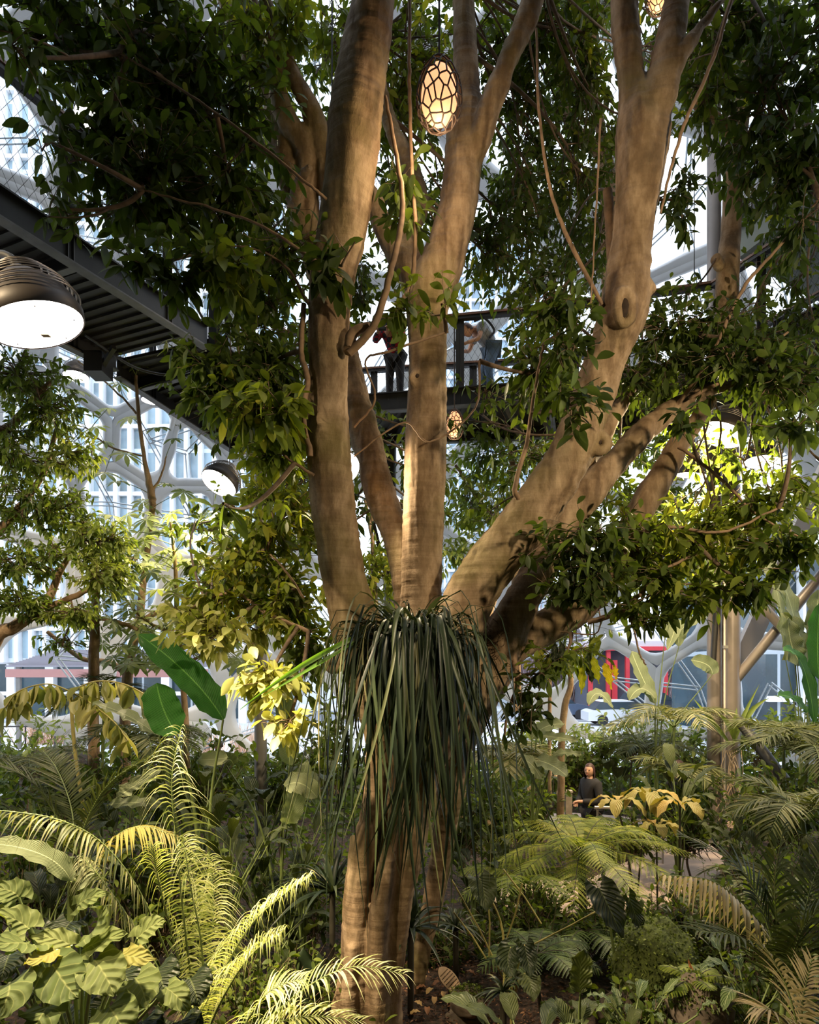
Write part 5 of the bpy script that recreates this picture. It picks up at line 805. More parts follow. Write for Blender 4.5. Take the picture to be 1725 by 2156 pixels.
leafplant('dark heart-leaved layer beneath the pale heart leaves', (120, 2320, 3.9), [((x, y, 3.7), (x+dx, y+25, 3.6), (x+2*dx, y+60, 3.55), 90, .2) for x, y, dx in [(150, 1940, -20), (250, 2040, 20), (60, 2060, -10), (330, 2040, 10), (160, 2110, 15), (20, 2010, -10), (380, 2150, 10), (300, 2150, 5), (400, 2060, 10)]], G['darkbroad'], 'heart', 'heart_leaved_plant')
# banana-like leaves at left
leafplant('banana plant with a tall rich green blade left of the white-lit leaves', (430, 1760, 6.3), [((470, 1515, 6.0), (400, 1425, 6.0), (292, 1335, 6.0), 66, .3, (.5, -1, .3)), ((372, 1545, 5.8), (345, 1495, 5.8), (330, 1438, 5.8), 76, .5, (.1, -1, .2))], G['banana'], 'banana', pr=.014)
leafplant('pale arching banana blades behind the feathery palm', (390, 1800, 6.4), [((335, 1550, 6.0), (265, 1505, 6.0), (195, 1480, 6.0), 34, .4, (.3, -.5, 1)), ((340, 1620, 5.8), (290, 1650, 5.7), (245, 1680, 5.6), 40, .3), ((480, 1595, 6.2), (455, 1598, 6.2), (415, 1600, 6.2), 34, .8, (0, -1, .6)), ((350, 1700, 6.0), (290, 1690, 5.9), (225, 1695, 5.8), 30, .1)], G['bananap'], 'banana')
leafplant('translucent pale banana blades standing left of the hanging strap plant', (590, 1850, 6.8), [((610, 1610, 6.5), (605, 1540, 6.4), (592, 1420, 6.3), 44, .1, (.3, -1, 0)), ((605, 1735, 6.3), (620, 1690, 6.2), (648, 1600, 6.2), 46, .6, (.5, -1, 0)), ((600, 1655, 6.1), (635, 1650, 6.0), (668, 1680, 6.0), 46, .6, (0, -1, .5)), ((470, 1600, 6.4), (485, 1600, 6.4), (492, 1612, 6.4), 30, .0, (0, -1, .5))], G['bananap'], 'banana')
leafplant('leaf-blade of a banana reaching over the left foreground', (200, 1950, 5.2), [((150, 1855, 4.8), (90, 1800, 4.7), (-30, 1775, 4.6), 48, .1), ((160, 1850, 4.8), (180, 1840, 4.7), (165, 1875, 4.7), 40, .3)], G['bananap'], 'banana')
# fishtail palm
ft = thing('fishtail_palm', 'fishtail palm with ragged drooping leaflets high at the left', 'palm', P(165, 1400, 7.6)*[1, 1, 0]); c = P(150, 1450, 7.6); mb = MB(); mb.tube(cr([P(190, 1780, 7.6), P(160, 1600, 7.6), P(148, 1455, 7.6)], 6), .022, 7); mb.build('stem', STEMY, ft)
for q in ([(148, 1455), (100, 1440), (40, 1455), (10, 1490)], [(148, 1455), (200, 1435), (260, 1440), (320, 1470)], [(148, 1455), (190, 1480), (240, 1520), (270, 1560)]):
    mb = MB(); rp = cr([P(a, b_, 7.6-.1*i) for i, (a, b_) in enumerate(q)], 7); mb.tube(rp, .008, 5, mat=1); n = 13; ii = np.linspace(3, len(rp)-1, n).astype(int)
    for sg in (-1, 1): d = nrm(np.stack([rng.normal(0, .4, n), np.full(n, sg*.5), -np.ones(n)], -1)); strips(mb, rp[ii], d, rng.normal(size=(n, 3))*[1, 1, .1], rng.uniform(.18, .3, n), rng.uniform(.10, .17, n), .2, 'obov', rng.uniform(.2, 1, n), .3)
    mb.build('frond', [leafmat('fishtail_leaf', [(0, (.05, .09, .02)), (.6, (.3, .3, .11)), (1, (.55, .5, .25))], .3), STEMY], ft)

# ------------------------------------------------------------------ tree fern and right side
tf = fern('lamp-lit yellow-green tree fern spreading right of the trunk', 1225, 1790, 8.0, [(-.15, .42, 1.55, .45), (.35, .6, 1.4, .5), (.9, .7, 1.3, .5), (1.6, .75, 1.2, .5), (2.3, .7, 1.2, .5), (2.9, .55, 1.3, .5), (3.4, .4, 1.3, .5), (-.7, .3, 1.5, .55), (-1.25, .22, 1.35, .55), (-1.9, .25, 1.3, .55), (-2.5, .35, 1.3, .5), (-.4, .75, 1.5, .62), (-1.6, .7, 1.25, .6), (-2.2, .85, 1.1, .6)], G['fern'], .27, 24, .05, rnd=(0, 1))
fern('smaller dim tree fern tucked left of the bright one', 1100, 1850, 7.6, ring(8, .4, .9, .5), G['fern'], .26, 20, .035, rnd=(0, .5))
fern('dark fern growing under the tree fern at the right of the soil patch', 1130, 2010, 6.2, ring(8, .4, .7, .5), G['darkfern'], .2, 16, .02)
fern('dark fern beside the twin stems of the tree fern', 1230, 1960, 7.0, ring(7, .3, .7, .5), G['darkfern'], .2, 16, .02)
fern('little green fern sprouting on the round mossy rock', 1462, 2065, 5.0, ring(6, .5, .32, .4), G['fern'], .09, 14, .01, rnd=(0, .5), base=.6)
fern('single rust-coloured fern frond standing above the mossy rock', 1458, 2060, 5.1, [[(1462, 2066, 5.1), (1458, 2045, 5.1), (1450, 2020, 5.1)]], G['rust'], .05, 14, .008, base=.6)
tp = palm('tan-leafleted palm frond arching over the dark lower right', 1640, 2150, 4.9, [], G['tanpalm'], stem_r=.015)
addfronds(tp, [[(1660, 2010, 4.9), (1575, 1915, 4.9), (1500, 1855, 4.9), (1400, 1842, 4.9)]], G['tanpalm'], 26, .26, .035, fwd=.2, droop=1.0, lift=-.2, prof='leaflet', rnd=(0, 1), s0=.12)
rp_ = palm('tall dark green palm with upright fronds in the right foreground', 1650, 2110, 4.6, [], G['darkpalm'], stem_r=.02)
addfronds(rp_, [[(1650, 2110, 4.6), (1640, 1980, 4.6), (1632, 1860, 4.6), (1650, 1740, 4.6)], [(1655, 2110, 4.5), (1680, 1980, 4.4), (1740, 1890, 4.3)], [(1650, 2110, 4.6), (1620, 1960, 4.6), (1560, 1830, 4.7), (1440, 1760, 4.8)], [(1650, 2120, 4.5), (1620, 2030, 4.4), (1560, 1975, 4.3), (1470, 1960, 4.2)], [(1655, 2110, 4.7), (1700, 1900, 4.8), (1740, 1780, 4.9)]], G['darkpalm'], 34, .38, .024, fwd=.55, droop=.25, lift=.15, rnd=(0, .65))
rp2 = palm('palm with thin curved leaflets at the bottom right corner', 1690, 2230, 3.9, [], G['darkpalm'], stem_r=.015)
addfronds(rp2, [[(1690, 2230, 3.9), (1670, 2120, 3.9), (1640, 2040, 3.9), (1590, 1970, 3.9)], [(1690, 2230, 3.9), (1670, 2170, 3.8), (1630, 2130, 3.7), (1590, 2120, 3.7)], [(1695, 2230, 3.9), (1690, 2120, 3.9), (1710, 2020, 3.9)]], G['tanpalm'], 24, .30, .02, fwd=.5, droop=.3, lift=.1, rnd=(0, .4))
PL = [('pale palm spraying up beyond the person on the path', 1370, 1590, 12.6, 'palepalm', 1.3, 9, .45, (0, .5)), ('palm fanning out against the street behind the path railing', 1420, 1530, 11.6, 'palepalm', 1.5, 9, .5, (.2, .9)), ('palm at the foot of the left twin column', 1430, 1640, 10.4, 'darkpalm', 1.0, 8, .45, (.5, 1)), ('palm spreading right of the columns under the crossed struts', 1650, 1570, 9.6, 'palepalm', 1.2, 9, .5, (.0, .6)), ('arching palm at the right edge below the struts', 1700, 1600, 9.0, 'palepalm', 1.4, 8, .45, (0, .5)), ('dark palm at the right edge in mid distance', 1690, 1720, 7.4, 'darkpalm', 1.2, 9, .42, (.2, 1)),
      ('low palm left of the slim column by the glass', 60, 1620, 9.5, 'darkpalm', 1.2, 8, .42, (.3, 1)), ('palm behind the fishtail palm at the left', 220, 1480, 9.6, 'palepalm', 1.1, 8, .4, (0, .4)), ('dark palm under the banana blades', 300, 1580, 8.2, 'darkpalm', 1.1, 9, .4, (.2, .9)), ('yellowish palm close behind the strap plant on the right', 1075, 1600, 8.8, 'palepalm', .75, 9, .42, (.3, 1)), ('dark palm in front of the twin columns', 1620, 1880, 6.6, 'darkpalm', .8, 7, .35, (0, .8))]
for (lb, x, y, D, mk, L, n, ll, rr) in PL: palm(lb, x, y, D, ring(n, .75, L, .6), G[mk], 26, ll, .032, fkw=dict(rnd=rr, droop=.3), stem_r=.025)
# banana plants at the right
leafplant('tall pale banana blades against the shop glass at the right', (1690, 1650, 11.5), [((1655, 1390, 11.2), (1640, 1260, 11.1), (1602, 1160, 11), 44, .9, (.6, -1, 0)), ((1680, 1400, 11.2), (1672, 1300, 11), (1640, 1210, 10.9), 46, .6, (.7, -1, 0)), ((1700, 1420, 11), (1690, 1350, 11), (1650, 1290, 10.9), 40, .4, (.5, -1, 0)), ((1660, 1300, 10.8), (1668, 1360, 10.8), (1690, 1400, 10.8), 50, .1, (.3, -1, 0)), ((1720, 1400, 10.8), (1718, 1310, 10.7), (1728, 1240, 10.7), 50, .3, (0, -1, 0))], G['bananap'], 'banana', wav=.04)
leafplant('rich green banana blades at the right edge over the struts', (1730, 1650, 10), [((1725, 1430, 9.9), (1722, 1350, 9.9), (1728, 1270, 9.9), 50, .4, (0, -1, 0)), ((1700, 1500, 9.9), (1670, 1470, 9.9), (1640, 1465, 9.8), 30, .1), ((1715, 1520, 9.9), (1690, 1400, 9.9), (1650, 1370, 9.8), 36, .1)], G['banana'], 'banana')
leafplant('grey-green banana with drooping blades left of the twin columns', (1380, 1650, 12), [((1430, 1360, 11.8), (1440, 1320, 11.8), (1488, 1300, 11.8), 30, .1), ((1400, 1345, 11.8), (1425, 1310, 11.8), (1405, 1370, 11.6), 26, .2), ((1380, 1480, 11.6), (1350, 1420, 11.6), (1330, 1370, 11.6), 40, .1, (.6, -1, 0)), ((1290, 1490, 11.5), (1260, 1460, 11.5), (1240, 1485, 11.4), 26, .3), ((1380, 1470, 11.5), (1350, 1450, 11.5), (1325, 1475, 11.4), 30, .1), ((1500, 1420, 11.6), (1490, 1400, 11.6), (1455, 1390, 11.6), 36, .0, (0, -1, .3))], G['bananap'], 'banana')
leafplant('big pale paddle leaves lying between the trunk and the person on the path', (1120, 1800, 8.6), [((1130, 1548, 8.4), (1170, 1552, 8.4), (1218, 1560, 8.3), 26, .3), ((1165, 1592, 8.4), (1190, 1585, 8.4), (1226, 1590, 8.3), 20, .3), ((1125, 1600, 8.3), (1160, 1610, 8.2), (1195, 1635, 8.1), 44, .0), ((1120, 1555, 8.4), (1150, 1530, 8.4), (1190, 1525, 8.4), 34, .5), ((1140, 1640, 8.2), (1120, 1610, 8.2), (1100, 1600, 8.2), 36, .6)], G['bananap'], 'banana')
# yellow umbrella leaves
def whorl(label, stems, m, base_xyD, Lf, kind='obov', name='umbrella_leaf_plant', n=6):
    c = P(*base_xyD); c[2] = 0; root = thing(name, label, 'plant', c)
    for (x, y, D, s) in stems:
        t_ = P(x, y, D); mb = MB(); mb.tube(cr([c, (c+t_)/2+GZ*.1, t_], 6), .012, 6); mb.build('stem', STEMD, root)
        for k in range(n):
            az = 2*math.pi*(k+.3)/n+rng.uniform(-.2, .2); d = np.array([math.cos(az), math.sin(az), .12]); l = Lf*s*rng.uniform(.8, 1.1); mb = MB(); bleaf(mb, t_+d*.03, t_+d*l*.55+GZ*.03, t_+d*l-GZ*l*rng.uniform(.15, .6), l*.46, kind, (0, 0, 1), .15, .012, rng.random(), nu=7, nv=11); mb.build('leaf', m, root)
whorl('plant with yellowing drooping leaf whorls in front of the path railing', [(1365, 1675, 8.8, 1.0), (1300, 1690, 8.7, .9)], G['yellow'], (1340, 1800, 8.9), .42)
whorl('few-leaved yellow plant left of the oval tag on the column', [(1432, 1695, 8.2, 1.0)], G['yellow'], (1432, 1850, 8.2), .42, n=4)
whorl('low yellow-leaved plant behind the tree fern', [(1382, 1740, 8.4, .8)], G['yellow'], (1385, 1850, 8.5), .38, n=6)
# one big dark glossy leaf etc.
leafplant('glossy grey-green paddle leaf standing at the bottom centre right', (1220, 2300, 4.9), [((1222, 2090, 4.7), (1222, 2050, 4.7), (1228, 1998, 4.7), 48, .9, (.1, -1, .1))], G['darkbroad'], 'banana', 'paddle_leaf_plant')
leafplant('large dark arrow-shaped leaves hanging under the tree fern', (1300, 2200, 5.9), [((1262, 1870, 5.8), (1285, 1915, 5.7), (1312, 1975, 5.6), 74, .1), ((1325, 1890, 5.9), (1340, 1930, 5.9), (1355, 1970, 5.8), 34, .3)], G['darkbroad'], 'heart', 'arrow_leaf_plant')
leafplant('long-stalked arrow-leaved plant right of the soil patch', (1080, 2150, 5.9), [((1010, 1850, 5.9), (1020, 1880, 5.8), (1025, 1920, 5.7), 60, .6), ((1075, 1995, 5.6), (1070, 2030, 5.5), (1085, 2060, 5.4), 50, .5), ((1105, 1990, 5.6), (1112, 2025, 5.5), (1118, 2060, 5.4), 44, .3), ((1105, 2050, 5.5), (1118, 2075, 5.4), (1125, 2110, 5.3), 50, .9)], G['darkbroad'], 'heart', 'arrow_leaf_plant', stemm=STEMY)
mbx = thing('slanting_cane', 'thin yellow-green canes slanting behind the soil patch', 'cane', P(1040, 2030, 5.9)*[1, 1, 0])
for a, b_ in [((950, 1850), (1060, 2060)), ((1060, 1830), (1140, 1945)), ((1025, 1865), (1030, 2020)), ((1100, 1860), (1062, 1990)), ((955, 1920), (1025, 2020)), ((1290, 1900), (1110, 1995))]: mb = MB(); mb.tube([P(*a, 6.1), P((a[0]+b_[0])/2+4, (a[1]+b_[1])/2, 6.1), P(*b_, 6.1)], .008, 6); mb.build('cane', STEMY, mbx)

# ------------------------------------------------------------------ fillers of the planting
CL = [('dark broad-leaved plant behind the curve of the feathery palm', 300, 1740, 7.4, 14, .42, .15, 'darkbroad', 'oval', (.1, .9)), ('dark lance-leaved plant midway between feathery palm and trunk', 545, 1830, 7.0, 16, .42, .12, 'darkbroad', 'lance', (.1, .9)), ('dark broad leaves under the fishtail palm', 110, 1700, 7.8, 14, .42, .15, 'darkbroad', 'oval', (0, .8)), ('dark plant crowding the trunk on its right below the straps', 1000, 1820, 8.2, 14, .38, .13, 'darkbroad', 'lance', (0, .8)), ('dark plant filling the bank above the soil patch', 1010, 1930, 7.3, 16, .3, .1, 'darkbroad', 'lance', (0, .8)), ('broad dark leaves at the foot of the slim column', 560, 1690, 8.2, 14, .45, .18, 'darkbroad', 'oval', (.2, 1)), ('glossy lance-leaved plant right of the feathery palm', 480, 1770, 6.3, 16, .42, .12, 'darkbroad', 'lance', (.4, 1)), ('tiered broad-leaved plant left of the big trunk', 640, 1760, 6.9, 14, .34, .12, 'darkbroad', 'oval', (.6, 1)), ('pale dieffenbachia-like clump behind the tree fern on the left', 1050, 1760, 8.6, 12, .36, .14, 'darkbroad', 'oval', (.5, 1)), ('broad-leaved clump just left of the person on the path', 1120, 1650, 10.6, 10, .34, .14, 'darkbroad', 'oval', (.3, 1)),
      ('broad-leaved clump behind the person in black', 1300, 1610, 12.6, 14, .45, .2, 'darkbroad', 'oval', (.4, 1)), ('grey-green clump right of the yellow whorls', 1430, 1640, 9.4, 14, .45, .18, 'darkbroad', 'oval', (.6, 1)), ('leafy clump in front of the columns at the right', 1560, 1730, 7.8, 16, .34, .12, 'darkbroad', 'lance', (.6, 1)), ('leafy clump between the columns and the right edge', 1640, 1790, 7.0, 16, .34, .12, 'darkbroad', 'lance', (.5, 1)), ('large-leaved plant filling the bottom edge right of the wooden tag', 1120, 2185, 4.8, 12, .36, .15, 'darkbroad', 'oval', (.5, 1)),
      ('dark-leaved plant at the bottom edge under the paddle leaf', 1240, 2205, 4.6, 12, .3, .11, 'darkbroad', 'lance', (.3, 1)), ('shaded plant left of the trunk foot', 600, 1950, 6.6, 14, .35, .13, 'darkbroad', 'oval', (0, .8)), ('shaded broad leaves behind the heart-leaved plant', 100, 1870, 5.4, 14, .4, .16, 'darkbroad', 'oval', (0, .8)), ('grey-leaved plant beside the banana stalks left of the column', 430, 1660, 7.6, 12, .45, .16, 'darkbroad', 'oval', (.5, 1)), ('veined-leaf plant in the dark right corner', 1580, 2070, 4.9, 14, .22, .09, 'variegated', 'oval', (0, 1)), ('variegated plant beside the paddle leaf', 1330, 2130, 4.8, 16, .22, .075, 'variegated', 'lance', (.3, 1)), ('large-leaved clump in the gap left of the strap plant', 700, 1640, 8.5, 10, .45, .2, 'darkbroad', 'oval', (.2, 1)), ('broad leaves behind the olive palm', 260, 1700, 7.4, 12, .45, .16, 'darkbroad', 'oval', (.2, .9))]
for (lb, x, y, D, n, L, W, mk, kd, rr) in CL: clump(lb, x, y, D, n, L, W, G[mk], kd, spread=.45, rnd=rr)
SH = [('leafy shrub against the glass at the far left', 60, 1560, 12, 1.2, .6, 'small', .16, .06, 60), ('leafy shrub by the glass behind the banana', 330, 1560, 12.5, 1.4, .5, 'small', .16, .06, 60), ('dark shrub under the slim column', 590, 1620, 10.5, .9, .6, 'ficus', .16, .07, 60), ('dark shrub right behind the hanging strap plant', 690, 1560, 10, .7, .7, 'ficus', .15, .06, 60), ('shrub by the glass right of the big trunk', 1130, 1560, 13.5, 1.2, .5, 'small', .16, .06, 60), ('shrub by the glass left of the street view', 1230, 1570, 13, 1.0, .5, 'small', .15, .06, 70), ('shrub in front of the parked cars', 1330, 1540, 13.5, 1.2, .5, 'palmate', .16, .06, 70), ('shrub at the glass behind the twin columns', 1450, 1560, 13.5, 1.2, .6, 'small', .17, .07, 70), ('shrub at the glass right of the twin columns', 1600, 1540, 13.2, 1.3, .6, 'small', .17, .07, 70), ('shrub at the right edge by the glass', 1720, 1520, 12.5, 1.0, .6, 'small', .17, .07, 60),
      ('dark undergrowth bush behind the person in black', 1200, 1610, 13.2, 1.0, .5, 'ficus', .15, .07, 90), ('dark undergrowth bush left of the oval tag on the path', 1110, 1690, 9.8, .8, .5, 'ficus', .12, .06, 90), ('dark bush right of the path railing', 1450, 1700, 10.0, .9, .6, 'ficus', .14, .06, 100), ('bush under the yellow whorls', 1330, 1740, 9.6, .8, .4, 'ficus', .12, .05, 80), ('yellow-lit low bush beside the pale path', 1135, 1875, 8.0, .45, .3, 'small', .07, .035, 70), ('yellow-lit bush left of the tree fern', 1060, 1720, 9.2, .6, .35, 'small', .10, .05, 60), ('dark bush left of the trunk foot by the bright frond', 640, 1870, 7.4, .7, .5, 'ficus', .12, .05, 90), ('small-leaved groundcover bush at the very foot of the trunk on the left', 640, 2060, 6.0, .5, .3, 'moss', .05, .035, 130), ('dark bush behind the left foreground palms', 330, 1850, 6.2, .8, .6, 'ficus', .12, .05, 110), ('dark bush at the left edge below the olive palm', 60, 1830, 6.4, .8, .5, 'ficus', .12, .05, 90), ('dark leafy bush between the soil patch and the tree fern', 1100, 1930, 7.0, .6, .4, 'ficus', .08, .04, 110), ('dark leafy bush under the tree fern', 1300, 1930, 7.2, .8, .4, 'ficus', .09, .04, 110), ('dark leafy bush beneath the tan palm frond', 1480, 1930, 6.4, .7, .5, 'ficus', .09, .04, 110), ('dark leafy bush at the right edge low down', 1640, 1930, 6.0, .8, .6, 'ficus', .10, .045, 130), ('dark bush at the bottom right behind the veined-leaf plant', 1620, 2080, 5.3, .6, .4, 'ficus', .09, .04, 110), ('dark bush at the bottom edge left of centre', 560, 2110, 4.9, .5, .4, 'ficus', .08, .04, 90), ('dark bush right behind the trunk foot', 920, 1990, 7.4, .6, .35, 'ficus', .10, .045, 80), ('dense dark bush far behind the trunk under the strap plant', 980, 1700, 9.5, .9, .6, 'ficus', .14, .06, 90), ('leafy bush in mid distance right of the columns', 1640, 1680, 8.6, .9, .5, 'ficus', .13, .05, 110), ('leafy bush behind the feathery palm', 420, 1620, 8.8, .9, .6, 'ficus', .14, .06, 90), ('bush behind the fishtail palm stem', 170, 1640, 8.6, 1.0, .5, 'ficus', .14, .05, 100), ('low bush at the bottom edge right of the path tag', 1390, 2150, 5.0, .5, .3, 'ficus', .08, .04, 90)]
for (lb, x, y, D, rx, h, mk, L, W, n) in SH: shrub(lb, x, y, D, rx, h, G[mk], L, W, n, rnd=(0, .75) if mk == 'ficus' else (0, 1))
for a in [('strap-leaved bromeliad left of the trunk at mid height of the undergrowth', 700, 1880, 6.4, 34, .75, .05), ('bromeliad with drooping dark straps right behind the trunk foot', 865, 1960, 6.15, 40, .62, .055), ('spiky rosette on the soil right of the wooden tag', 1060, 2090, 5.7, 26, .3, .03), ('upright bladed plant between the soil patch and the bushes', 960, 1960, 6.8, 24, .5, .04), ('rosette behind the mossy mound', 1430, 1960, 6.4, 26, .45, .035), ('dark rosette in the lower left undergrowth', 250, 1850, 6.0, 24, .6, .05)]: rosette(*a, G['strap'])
# upright dark corrugated leaf by the trunk foot
leafplant('upright dark ribbed leaf left of the trunk foot', (650, 2260, 5.2), [((645, 2130, 5.1), (645, 2070, 5.1), (640, 1995, 5.1), 42, .5, (.1, -1, 0)), ((655, 2130, 5.1), (668, 2080, 5.15), (672, 2005, 5.2), 26, .6, (.4, -1, 0))], G['strap'], 'banana', 'ribbed_leaf_plant')
# orchid on the column
root = thing('orchid', 'yellow-green orchid with dangling roots tied to the right twin column', 'plant', P(1545, 1560, 11.7)); mb = MB(); c = P(1545, 1545, 11.7)
for (a, b_, t_) in [((1545, 1560), (1548, 1520), (1552, 1490)), ((1545, 1560), (1530, 1520), (1510, 1505)), ((1545, 1560), (1580, 1500), (1620, 1470)), ((1545, 1570), (1560, 1520), (1600, 1440)), ((1540, 1570), (1500, 1520), (1460, 1470))]: bleaf(mb, P(*a, 11.7), P(*b_, 11.6), P(*t_, 11.6), .09, 'lance', (0, -1, .2), .3, .0, .6, nu=5, nv=9)
mb.build('leaves', G['small'], root); mb = MB()
for _ in range(14): x0 = 1545+rng.normal(0, 8); mb.tube(cr([P(x0, 1580, 11.65), P(x0+rng.normal(0, 14), 1630+rng.uniform(0, 20), 11.5), P(x0+rng.normal(0, 22), 1690+rng.uniform(0, 50), 11.6)], 5), .008, 4)
mb.build('aerial_roots', plain('pale_roots', (.45, .33, .22), .8), root)
#@@PROPS
# ------------------------------------------------------------------ rocks, tags, litter
def blob(c, r, seed, sub_=4, rough=.18):
    from mathutils import noise
    bm = bmesh.new(); bmesh.ops.create_icosphere(bm, subdivisions=sub_, radius=1); V = np.array([v.co for v in bm.verts]); Fc = np.array([[v.index for v in f.verts] for f in bm.faces]); bm.free()
    d = np.array([1+rough*noise.fractal(Vector(v*1.6+seed), 1, 2, 4) for v in V]); mb = MB(); mb.add(V*d[:, None]*np.array(r)+np.array(c), Fc); return mb, V*d[:, None]*np.array(r)+np.array(c), V
for lb, x, y, D, r, sd, m1, mos in [('round boulder capped with bright moss at the bottom right', 1475, 2115, 5.0, (.24, .22, .24), 3., ROCK, .25), ('big mound thickly covered in creeping moss behind the boulder', 1375, 2025, 5.9, (.36, .34, .38), 7., MOSSM, -.4), ('dark mossy stone beside the wooden tag on the soil', 985, 2110, 6.0, (.16, .15, .13), 5., ROCK, .6)]:
    c = P(x, y, D); root = thing('mossy_boulder', lb, 'rock', (c[0], c[1], 0)); mb, V, N_ = blob(c, r, sd); mb.build('stone', m1, root); sel = np.where(N_[:, 2] > mos)[0]; k = np.repeat(sel, 4); pos = V[k]+rng.normal(size=(len(k), 3))*.012; d = nrm(N_[k]+rdir(len(k))*.8); ml = MB(); strips(ml, pos, d, rdir(len(k)), rng.uniform(.015, .035, len(k)), .018, .3, 's3', rng.random(len(k)), .1); ml.build('moss', G['moss'], root)
    if c[2]-r[2] > .05: mb, V, N_ = blob((c[0], c[1]+.1, (c[2]-r[2])/2), (r[0]*1.2, r[1], (c[2]-r[2])*.75), sd+2); mb.build('plinth', ROCK, root)
TAGM = plain('tag_wood', (.80, .54, .36), .6, noise=.12, scale=14); INK = plain('burnt_lettering', (.10, .055, .03), .8)
def woodtag(label, x, y, D, wpx, hpx, tilt=0., yaw=0., lines=5, stick=True, lean=-.5):
    c = P(x, y, D); root = thing('wooden_plant_tag', label, 'tag', c, None); R = np.array(Matrix.Rotation(yaw, 3, 'Z') @ Matrix.Rotation(lean, 3, 'X') @ Matrix.Rotation(tilt, 3, 'Y')); a, b_ = m_px(wpx, D)/2, m_px(hpx, D)/2
    mb = MB(); t = np.linspace(0, 2*math.pi, 32, endpoint=False)
    V = np.vstack([np.stack([a*np.cos(t), np.full(32, y_), b_*np.sin(t)], -1) for y_ in (-.008, .008)])@R.T+c; q = np.arange(32); mb.add(V, np.stack([q, (q+1) % 32, (q+1) % 32+32, q+32], -1)); mb.add(V[:32], [list(range(32))]); mb.add(V[32:], [list(range(32))[::-1]]); mb.build('oval_disc', TAGM, root, False)
    mb = MB()
    for k in range(lines):
        z = b_*(.55-1.1*k/max(1, lines-1)); ww = a*math.sqrt(max(.05, 1-(z/b_)**2))*.8; x0 = -ww
        while x0 < ww*.9: l = rng.uniform(.08, .3)*ww; mb.box(R@np.array([x0+l/2, -.009, z])+c, (l, .002, b_*.07), R); x0 += l+ww*.08
    mb.build('lettering', INK, root, False)
    if stick: mb = MB(); mb.beam(c+R@np.array([0, .012, 0]), (c[0], c[1]+.05, max(0.0, c[2]-.5)), .012, .02); mb.build('stake', STEMD, root, False)
woodtag('oval wooden plant tag on the soil at the bottom centre', 946, 2062, 6.2, 32, 60, -.65, .2, 6)
woodtag('oval wooden plant tag on a post left of the person in black', 1181, 1670, 10.6, 17, 21, 0, 0, 5, lean=-.1)
woodtag('oval wooden tag hanging on the right twin column', 1540, 1736, 11.0, 20, 15, 0, .2, 4, lean=-.2)
woodtag('small pale tag half hidden by leaves left of the person in black', 1166, 1629, 10.8, 20, 13, .1, 0, 2, lean=-.2)
woodtag('small round tag in the dark leaves right of the strap plant', 1116, 1661, 10.2, 11, 11, 0, 0, 2, lean=-.1)
woodtag('small round tag low in the leaves left of the tree fern', 1029, 1732, 9.2, 10, 10, 0, 0, 2, lean=-.1)
first = None
for k in range(13):
    x, y = [(868, 2100), (888, 2092), (921, 2082), (905, 2098), (880, 2125), (875, 2145), (915, 2118), (935, 2105), (893, 2070), (990, 2060), (900, 2140), (955, 2130), (870, 2070)][k]
    D = CZ*F/(y-HY); c = P(x, y, D); c[2] = .05; a = rng.uniform(0, 6)
    if k % 3 == 0 or first is None:
        mb = MB(); d = np.array([math.cos(a), math.sin(a), .05]); bleaf(mb, c-d*.06, c+[0, 0, .02], c+d*.06, .055, 'oval', (0, 0, 1), .3, .006, rng.random(), nu=5, nv=8); o = mb.build('fallen_leaf', G['litter'], loc=c); first = o
    else: o = first.copy(); C.objects.link(o); o.location = Vector(tuple(c)); o.rotation_euler.z = a
    tag(o, 'curled brown leaf lying on the dark soil by the trunk foot', 'leaf', 'fallen leaves on the soil')
mb = MB(); N = 2600; px_ = rng.uniform(-.1, 1.6, N); py_ = rng.uniform(5.6, 8, N); strips(mb, np.stack([px_, py_, np.full(N, .03)+rng.random(N)*.03], -1), rdir(N)*[1, 1, .3], rdir(N), rng.uniform(.01, .05, N), rng.uniform(.006, .02, N), .1, 's3', rng.random(N)); tag(mb.build('bark_mulch', leafmat('mulch_chip', [(0, (.06, .03, .02)), (.6, (.2, .09, .05)), (1, (.42, .22, .12))], 0, .8)), 'brown bark mulch strewn on the soil right of the trunk foot', 'mulch', kind='stuff')
# creeping ground cover over the beds
mb = MB(); N = 30000; px_ = rng.uniform(-12, 12, N); py_ = rng.uniform(4.4, 19, N); ok = ~((px_ > -.2) & (px_ < 1.4) & (py_ < 7.8)); pth = np.array([q[:2] for q in pc]); dmin = np.min(np.hypot(px_[:, None]-pth[None, ::2, 0], py_[:, None]-pth[None, ::2, 1]), 1); ok &= dmin > .75; px_, py_ = px_[ok], py_[ok]; N = len(px_)
strips(mb, np.stack([px_, py_, rng.uniform(.02, .28, N)*(1+np.clip(py_-12, 0, 4)*.5)], -1), rdir(N)*[1, 1, .5], rdir(N), rng.uniform(.07, .15, N)*(1+np.clip(py_-12, 0, 4)*.3), rng.uniform(.04, .07, N)*(1+np.clip(py_-12, 0, 4)*.3), .3, 'oval', rng.uniform(0, .7, N)); tag(mb.build('ground_cover', G['ficus']), 'low dark creeping ground cover between the plants', 'ground cover', kind='stuff')
